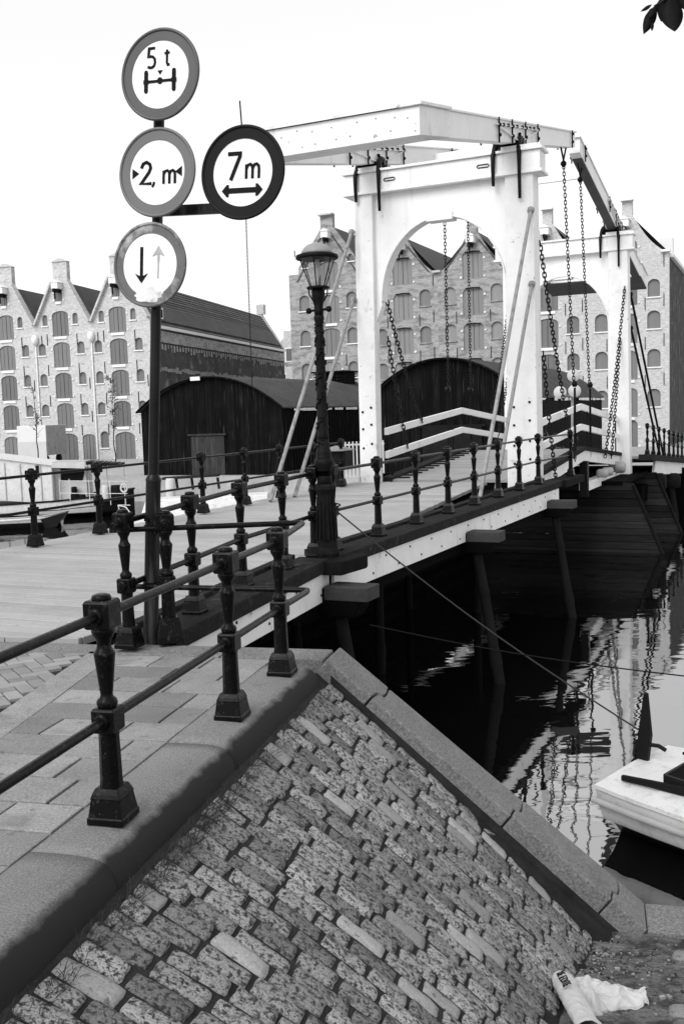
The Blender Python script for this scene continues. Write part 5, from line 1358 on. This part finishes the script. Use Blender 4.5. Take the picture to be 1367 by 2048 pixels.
for k in range(8):
    x = 710 + k * 36; m.hexa([hbp(x, 372 + (k % 3) * 6, .2), hbp(x + 36, 366 + (k % 2) * 8, .2), hbp(x + 36, 366, 1.8), hbp(x, 372, 1.8), hbp(x, 345, .2), hbp(x + 36, 338 + (k % 2) * 4, .2), hbp(x + 36, 340, 1.8), hbp(x, 345, 1.8)])
m.build("tarpaulin", boatdark, hb_)
m = MB()
for zx in (490, 570, 730, 820, 900, 1020): m.tube([hbp(zx, 695, .05), hbp(zx, 495, .05)], .018, 6)
for zy in (497, 600): m.tube([hbp(490, zy + 20, .05), hbp(1040, zy - 10, .05)], .018, 6)
for zx in (705, 860, 1005): m.tube([hbp(zx, 690, .95), hbp(zx, 350, .95)], .022, 6)
m.build("guard_rail", boatwhite, hb_)
def clutter(name, lab, cat, parts, mtl):
    r = root(name, lab, cat, tuple(parts[0][0])); 
    m = MB()
    for (p, rr, hh, seg) in parts: m.lathe([(rr * .9, 0), (rr, hh * .15), (rr * .96, hh * .8), (rr * .8, hh)], p, seg)
    m.build("body", mtl, r)
clutter("deck_drum", "dark drums stowed behind the rail at the bow of the houseboat", "drum", [(hbp(940, 640, .4), .26, .62, 12), (hbp(1000, 640, .5), .24, .5, 12)], boatdark)
clutter("deck_bundle", "bundle of dark gear on the middle of the houseboat deck", "gear", [(hbp(600, 690, .4), .2, .42, 9), (hbp(650, 688, .5), .22, .34, 9), (hbp(590, 620, .6), .14, .3, 10)], boatdark)
clutter("flower_tub", "pale tub standing on the foredeck of the houseboat", "tub", [(hbp(850, 670, .5), .2, .75, 10)], boatwhite)
m = MB(); pts = [hbp(1010, 620, .25) + HX * cos(q) * .14 + UP * (.4 + sin(q) * .19) for q in [2 * pi * i / 24 for i in range(25)]]; m.tube(pts, .045, 8, cap=False); tag(m.build("lifebuoy", boatwhite), "white lifebuoy ring hung at the bow of the houseboat", "lifebuoy")
# rowing boat beside it
RO = at(0, 1058, 42.5); RO = V((RO.x, RO.y, WATER)) + HY * .6; rw = root("rowing_boat", "small pale rowing boat lying beside the white houseboat", "boat", tuple(RO))
RST = [(-2.6, .06, .55, .01), (-1.8, .5, .42, .25), (0, .68, .36, .5), (1.5, .62, .40, .42), (2.5, .5, .50, .3)]
m = MB(); hull(m, RO, HX, RST); m.build("hull", [boatwhite, boatdark], rw)
m = MB(); m.tube(edge_pts(RO, HX, RST, 1, 0, .01), .04, 6); m.tube(edge_pts(RO, HX, RST, -1, 0, .01), .04, 6); m.build("gunwale", boatgrey, rw)
m = MB(); m.prism([RO + HX * q + UP * z - HY * .62 for q, z in ((1.7, .40), (2.75, .62), (2.35, .02), (1.9, -.02))], HY * 1.1); m.build("transom", boatdark, rw)
m = MB(); dkp = edge_pts(RO, HX, RST, -1, -.12, -.03) + edge_pts(RO, HX, RST, 1, -.12, -.03)[::-1]; m.add(dkp, [(i, i + 1, 2 * len(RST) - 2 - i, 2 * len(RST) - 1 - i) for i in range(len(RST) - 1)]); m.build("thwart", boatgrey, rw)
# cabin cruiser behind the left railing
CO = at(225, 1050, 36); CO = V((CO.x, CO.y, WATER)); CX = V((1, .02, 0)).normalized(); CY = V((-.02, 1, 0)).normalized()
cr_ = root("cabin_cruiser", "low white cabin boat with small dark windows moored behind the left bridge railing", "boat", tuple(CO))
CST = [(0, .05, .98, .01), (.5, .5, .86, .2), (1.3, .9, .78, .6), (3, 1.05, .72, .8), (5.2, 1.05, .74, .8), (6.0, .95, .78, .7)]
m = MB(); hull(m, CO + CY * 1.0, CX, CST); m.build("hull", [boatwhite, boatdark], cr_)
m = MB(); dkp = edge_pts(CO + CY, CX, CST, -1, -.03, 0) + edge_pts(CO + CY, CX, CST, 1, -.03, 0)[::-1]; m.add(dkp, [(i, i + 1, 2 * len(CST) - 2 - i, 2 * len(CST) - 1 - i) for i in range(len(CST) - 1)]); m.build("deck", boatwhite, cr_)
def cc(t, d, z): return CO + CX * t + CY * d + UP * z
m = MB(); m.hexa([cc(.9, .25, .75), cc(5.6, .15, .7), cc(5.6, 1.85, .7), cc(.9, 1.75, .75), cc(1.15, .45, 1.55), cc(5.6, .35, 1.62), cc(5.6, 1.65, 1.62), cc(1.15, 1.6, 1.55)]); m.build("cabin", boatwhite, cr_, bevel=.04)
m = MB()
for t in (1.5, 3.6): 
    m.hexa([cc(t, .29, 1.05), cc(t + .5, .29, 1.05), cc(t + .5, .4, 1.05), cc(t, .4, 1.05), cc(t, .36, 1.28), cc(t + .5, .36, 1.28), cc(t + .5, .45, 1.28), cc(t, .45, 1.28)])
m.build("window", boatdark, cr_, bevel=.03)
m = MB(); m.tube([cc(.1, 1, .95), cc(.05, .95, 1.35), cc(.4, .6, 1.3), cc(.75, .4, .85)], .02, 6); m.tube([cc(.1, 1, .95), cc(.05, 1.05, 1.35), cc(.4, 1.4, 1.3)], .02, 6); m.build("pulpit_rail", boatwhite, cr_)

# ================================================================ THINGS ON THE FAR QUAY
jt = root("landing_table", "low dark landing bench on legs at the water's edge before the black shed", "bench", tuple(at(380, 990, 46)))
m = MB(); a, b = at(326, 957, 46), at(438, 950, 46); m.bar(a, b, .7, .1); m.build("top", deckdark, jt)
for px in (352, 383, 405, 435):
    m = MB(); p = at(px, 955, 46); m.bar(p, V((p.x + .05, p.y, BANK - .2)), .09, .09, BN); m.build("leg", deckdark, jt)
pk = root("mooring_post", "pale stout mooring post in front of the low landing bench", "post", tuple(at(340, 1010, 44)))
m = MB(); p = at(340, 957, 44); m.lathe([(.22, -2.4), (.21, -.1), (.17, 0)], p, 12); m.build("post", concrete, pk)
vn = root("box_van", "white box van with a grey flank parked before the left warehouses", "van", tuple(V((-22.5, 74.5, BANK))))
vx = V((-.96, .28, 0)); vy = V((.06, 1.0, 0)).normalized(); vc = V((-21.75, 74.5, BANK))
m = MB(); m.prism([vc + UP * .7, vc + vx * 2.45 + UP * .7, vc + vx * 2.45 + UP * 2.95, vc + UP * 2.95], vy * 4.5); m.build("box_body", van_m, vn, bevel=.03)
m = MB(); m.prism([vc + UP * .72 - vx * .02, vc + UP * 2.93 - vx * .02, vc + UP * 2.93 + vy * 4.4 - vx * .02, vc + UP * .72 + vy * 4.4 - vx * .02], -vx * .02); m.build("side_panel", mat("grey_van_side", .30, .12, 1, .6, spots=[(3, .4, .18, 6)]), vn)
m = MB(); m.prism([vc + UP * .35 - vy * .02, vc + vx * 2.45 + UP * .35 - vy * .02, vc + vx * 2.45 + UP * 1.75 - vy * .02, vc + UP * 1.75 - vy * .02], -vy * .03); m.build("rear_door", mat("pale_van_door", .5, .06, 1, .5), vn)
for q in (.4, 2.05):
    for y in (.8, 3.6):
        m = MB(); m.lathe([(.3, -.1), (.36, -.06), (.36, .06), (.3, .1)], vc + vx * q + vy * y + UP * .36, 14, ax=vx); m.build("wheel", boatdark, vn)
def sapling(p, h, lab, dens):
    r = root("young_tree", lab, "tree", tuple(p), "young trees on the left quay"); m = MB(); pts = [p + V((random.uniform(-.06, .06), 0, h * i / 9)) for i in range(10)]; m.tube(pts, [.05 - .004 * i for i in range(10)], 6)
    br_ = []
    for k in range(26):
        t = random.uniform(.35, 1); q = p + UP * h * t; a = random.uniform(0, 6.28); l = random.uniform(.3, .8) * (1.15 - t * .6)
        e = q + V((cos(a) * l, sin(a) * l, l * .8)); m.tube([q, lerp(q, e, .5) + UP * .03, e], [.016, .012, .006], 4); br_.append((q, e))
    m.build("trunk", bark_m, r); m = MB()
    for q, e in br_:
        for k in range(dens):
            c = lerp(q, e, random.uniform(.3, 1.1)) + V((random.gauss(0, .09), random.gauss(0, .09), random.gauss(0, .1))); d = V((random.gauss(0, 1), random.gauss(0, 1), random.gauss(0, 1))).normalized(); e2_ = d.cross(V((.3, .5, .7))).normalized(); s_ = random.uniform(.05, .1)
            m.quad(c - d * s_, c + e2_ * s_ * .5, c + d * s_, c - e2_ * s_ * .5)
    m.build("crown", sapling_m, r)
p = at(75, 905, 70); sapling(V((p.x, p.y, BANK)), 5.6, "thin young tree with few leaves in front of the white van", 3)
p = at(230, 905, 72); sapling(V((p.x, p.y, BANK)), 6.0, "young leafy tree between the two arched doors of the corner warehouse", 14)
# backs of three round signs far beyond the bridge
sg = root("sign_post", "grey post carrying the pale backs of three round signs beyond the far leaf", "sign post", tuple(at(1143, 862, 44)))
m = MB(); p = at(1143, 748, 44); m.tube([V((p.x, p.y, BANK)), p], .07, 8); m.build("post", steelgrey, sg)
for px, py in ((1119, 785), (1148, 782), (1146, 751)):
    m = MB(); m.lathe([(.27, 0), (.28, .02), (.27, .04)], at(px, py, 43.8), 28, ax=V((-.3, -1, 0))); m.build("sign_back", concrete, sg)
m = MB(); m.bar(at(1108, 791, 43.95), at(1143, 791, 43.95), .05, .07); m.build("bracket", steelgrey, sg)
# iron box on a pedestal by the left railing
bx = root("iron_box", "dark iron box with pale pyramid lid on a pedestal by the near portal", "box", tuple(B(20.6, -9.78, .12)))
c = B(20.6, -9.78, 0)
m = MB(); m.lathe([(.19, .1), (.18, .16), (.13, .2), (.11, .55)], c, 10); m.build("pedestal", iron_dull, bx)
m = MB(); m.box(c + UP * .74, .62, .46, .40, BN, BD); m.build("body", iron_dull, bx, bevel=.015)
m = MB(); m.lathe([(.46, .945), (.46, .965), (.02, 1.06)], c, 4, False, rot=-AB + pi / 4); m.build("lid", mat("grey_box_lid", .22, .15, 8, .6), bx)
# picket fence strip by the second shed
pf = root("picket_fence", "short pale picket fence behind the left leg of the near portal", "fence", tuple(at(690, 905, 48)))
m = MB()
for k in range(11):
    p = at(690 + k * 7.5, 884 - k * .35, 48); m.bar(p, V((p.x, p.y, BANK)), .07, .03, V((0, 1, 0)))
m.bar(at(688, 890, 48.05), at(768, 887, 48.05), .04, .08); m.build("pickets", concrete, pf)
# flour bag lying at the foot of the slope
def gz(p): 
    s_, o_ = toK(p); return lowz(s_, o_)
BGO = K(1.85, 2.05, LOW)
bg_ = root("paper_bag", "crumpled white paper flour bag lying at the foot of the sett slope", "bag", tuple(BGO))
def sheet(mb, fn, nu, nv, th=.004):
    vs = [fn(i / nu, j / nv) for i in range(nu + 1) for j in range(nv + 1)]; k = nv + 1
    mb.add(vs, [(i * k + j, (i + 1) * k + j, (i + 1) * k + j + 1, i * k + j + 1) for i in range(nu) for j in range(nv)], False)
A0 = V((1.16, 5.42, -1.475)); A1 = V((1.12, 4.60, -1.26))
rax = (A1 - A0).normalized(); rsd = rax.cross(UP).normalized()
def crump(p, s_, a): 
    q = p * s_; return V((mnoise.noise(q + V((3, 1, 0))), mnoise.noise(q + V((0, 7, 2))), mnoise.noise(q + V((5, 0, 9))))) * a
def roll(u_, v_):
    a = 2 * pi * v_; rr = .052 * (1 + .12 * sin(a * 2 + 1)) * (1.0 if u_ > .06 else .75 + .25 * u_ / .06)
    p = lerp(A0, A1, u_) + (rsd * cos(a) * 1.15 + UP * sin(a) * .95) * rr; return p + crump(p, 15, .008) + crump(p, 40, .004)
m = MB(); sheet(m, roll, 26, 24); m.add([roll(0, j / 24) for j in range(24)] + [A0 + rax * .012], [(j, (j + 1) % 24, 24) for j in range(24)])
F0 = V((1.21, 5.32, 0)); F0.z = gz(F0) + .06; F1 = V((1.60, 5.25, 0)); F1.z = gz(F1) + .05; fa_ = (F1 - F0).normalized(); fs_ = V((fa_.y, -fa_.x, 0)); fl_ = (F1 - F0).length
def flap(u_, v_):
    wdt = lerp(.30, .09, max(0, (u_ - .4) / .6)) if u_ > .4 else .30
    wdt *= 1 + .15 * sin(u_ * 9)
    bul = .055 * sin(pi * v_) ** .6 * (1 - .55 * u_) + .012
    p = F0 + fa_ * fl_ * u_ + fs_ * (v_ - .22) * wdt; p = p - UP * .035 + UP * bul
    q = abs(mnoise.noise(p * 9)) + abs(mnoise.noise(p * 17 + V((3, 3, 3)))) * .6
    return p + crump(p, 12, .03) + crump(p, 30, .012) + UP * (.035 * q * sin(pi * v_) ** .4)
sheet(m, flap, 56, 34); bgm = m.build("bag", paper_m, bg_, fix=False)
md = bgm.modifiers.new("solid", 'SOLIDIFY'); md.thickness = .003
m = MB(); nrm = (UP * .92 + rsd * .38).normalized(); ey_ = nrm.cross(rax).normalized()
o_ = A0 + nrm * .066
GL = {'D': [[(0, 0), (0, 1), (.5, .85), (.62, .5), (.5, .15), (0, 0)]], 'E': [[(.6, 0), (0, 0), (0, 1), (.6, 1)], [(0, .5), (.5, .5)]], 'C': [[(.6, .1), (.2, 0), (0, .3), (0, .7), (.2, 1), (.6, .9)]], 'H': [[(0, 0), (0, 1)], [(.6, 0), (.6, 1)], [(0, .5), (.6, .5)]], 'T': [[(.3, 0), (.3, 1)], [(0, 1), (.6, 1)]]}
x = .13
for ch in "DE ECHTE":
    if ch == ' ': x += .02; continue
    for k, s_ in enumerate(GL[ch]): stroke(m, [(x + p[0] * .034, -.018 + p[1] * .040) for p in s_], .0085, (o_, rax, ey_, nrm), .003, .0002 * k)
    x += .033
b_ = F0 + fa_ * .03 + UP * .055 + fs_ * .0; nf = UP
flat(m, [(0, 0), (.045, .004), (.043, .05), (-.002, .046)], (b_ + UP * .03 - fs_ * .02, fa_, -fs_, nf), .003)
m.build("printing", ink_m, bg_)
# leafy twig hanging in at the upper right
TB = K(1.2, 5.6, -1.5); tw = root("tree", "tree reaching its dark leafy twig into the upper right corner of the sky", "tree", tuple(TB))
m = MB(); m.tube([at(1520, -240, 4.3), at(1420, -120, 4.1), at(1352, -22, 4.0), at(1330, -2, 4.0), at(1306, 12, 4.0)], [.012, .008, .005, .004, .002], 6); m.tube([at(1352, -22, 4.0), at(1342, 6, 4.0)], [.004, .003], 5); m.tube([at(1400, -95, 4.1), at(1385, -20, 4.05)], [.004, .002], 5); m.build("twig", bark_m, tw)
def leaf_(a, b, w_, fold=.35, bend=.05, roll_=0.0):
    a = V(a); b = V(b); d = (b - a); L = d.length; d.normalize(); sd_ = d.cross(fwd).normalized(); nn_ = sd_.cross(d); sd_ = (sd_ * cos(roll_) + nn_ * sin(roll_)); nn_ = sd_.cross(d)
    m = MB(); vs = []; n = 12; prof_ = [sin(pi * min(1, (i / n) * .5 / .42)) ** .8 if i / n < .42 else max(0, 1 - ((i / n - .42) / .58) ** 1.6) ** .9 for i in range(n + 1)]
    for i in range(n + 1):
        t = i / n; c = a + d * L * t + nn_ * bend * L * sin(pi * t); hw = max(.001, w_ * .72 * prof_[i])
        vs += [c - sd_ * hw + nn_ * hw * fold, c, c + sd_ * hw + nn_ * hw * fold]
    m.add(vs, [q for i in range(n) for q in ((i * 3, i * 3 + 1, i * 3 + 4, i * 3 + 3), (i * 3 + 1, i * 3 + 2, i * 3 + 5, i * 3 + 4))], True)
    o = m.build("leaf", leaf_m, tw, fix=False); md = o.modifiers.new("solid", 'SOLIDIFY'); md.thickness = .0008
P4 = lambda x, y, D=4.0: at(x, y, D)
m = MB(); pts = [TB + V((-.1 * i * .3, .05 * i, i * .9)) for i in range(9)]; m.tube(pts, [.24, .2, .18, .17, .16, .14, .11, .08, .04], 10)
e_ = at(1520, -240, 4.3); m.tube([pts[4], lerp(pts[4], e_, .4) + UP * .5, lerp(pts[4], e_, .75) + UP * .35, e_], [.09, .06, .03, .012], 8)
for k in range(7):
    a_ = k * .9; m.tube([pts[4 + k % 4], pts[4 + k % 4] + V((cos(a_) * .9, sin(a_) * .9, .9)), pts[4 + k % 4] + V((cos(a_) * 1.7, sin(a_) * 1.7, 1.3))], [.07, .04, .012], 6)
m.build("trunk", bark_m, tw)
m = MB(); rs = random.Random(3)
for k in range(2600):
    c_ = pts[6] + V((rs.gauss(0, 1.0), rs.gauss(0, 1.0), rs.gauss(.6, .8)))
    if c_.x < 3.4: continue
    d_ = V((rs.gauss(0, 1), rs.gauss(0, 1), rs.gauss(-.8, .6))).normalized(); x_ = d_.cross(V((.3, .7, .2))).normalized(); l_ = rs.uniform(.06, .11)
    m.quad(c_ - d_ * l_, c_ + x_ * l_ * .42, c_ + d_ * l_, c_ - x_ * l_ * .42)
m.build("crown", leaf_m, tw, fix=False)
leaf_(P4(1342, -14), P4(1348, 63, 3.95), .068); leaf_(P4(1312, 10), P4(1286, 68), .032, .5); leaf_(P4(1326, -4), P4(1321, 43), .022, .8)
leaf_(P4(1310, 14), P4(1298, 36), .024); leaf_(P4(1304, 44), P4(1302.5, 62), .010); leaf_(P4(1302, 9), P4(1280, 23), .010); leaf_(P4(1362, -30), P4(1376, 22), .05, .4)
leaf_(P4(1330, -12), P4(1338, 34, 4.05), .05, .6); leaf_(P4(1385, -30), P4(1392, 40), .06); leaf_(P4(1400, -90), P4(1360, -20), .06); leaf_(P4(1352, -22), P4(1318, -40), .05)
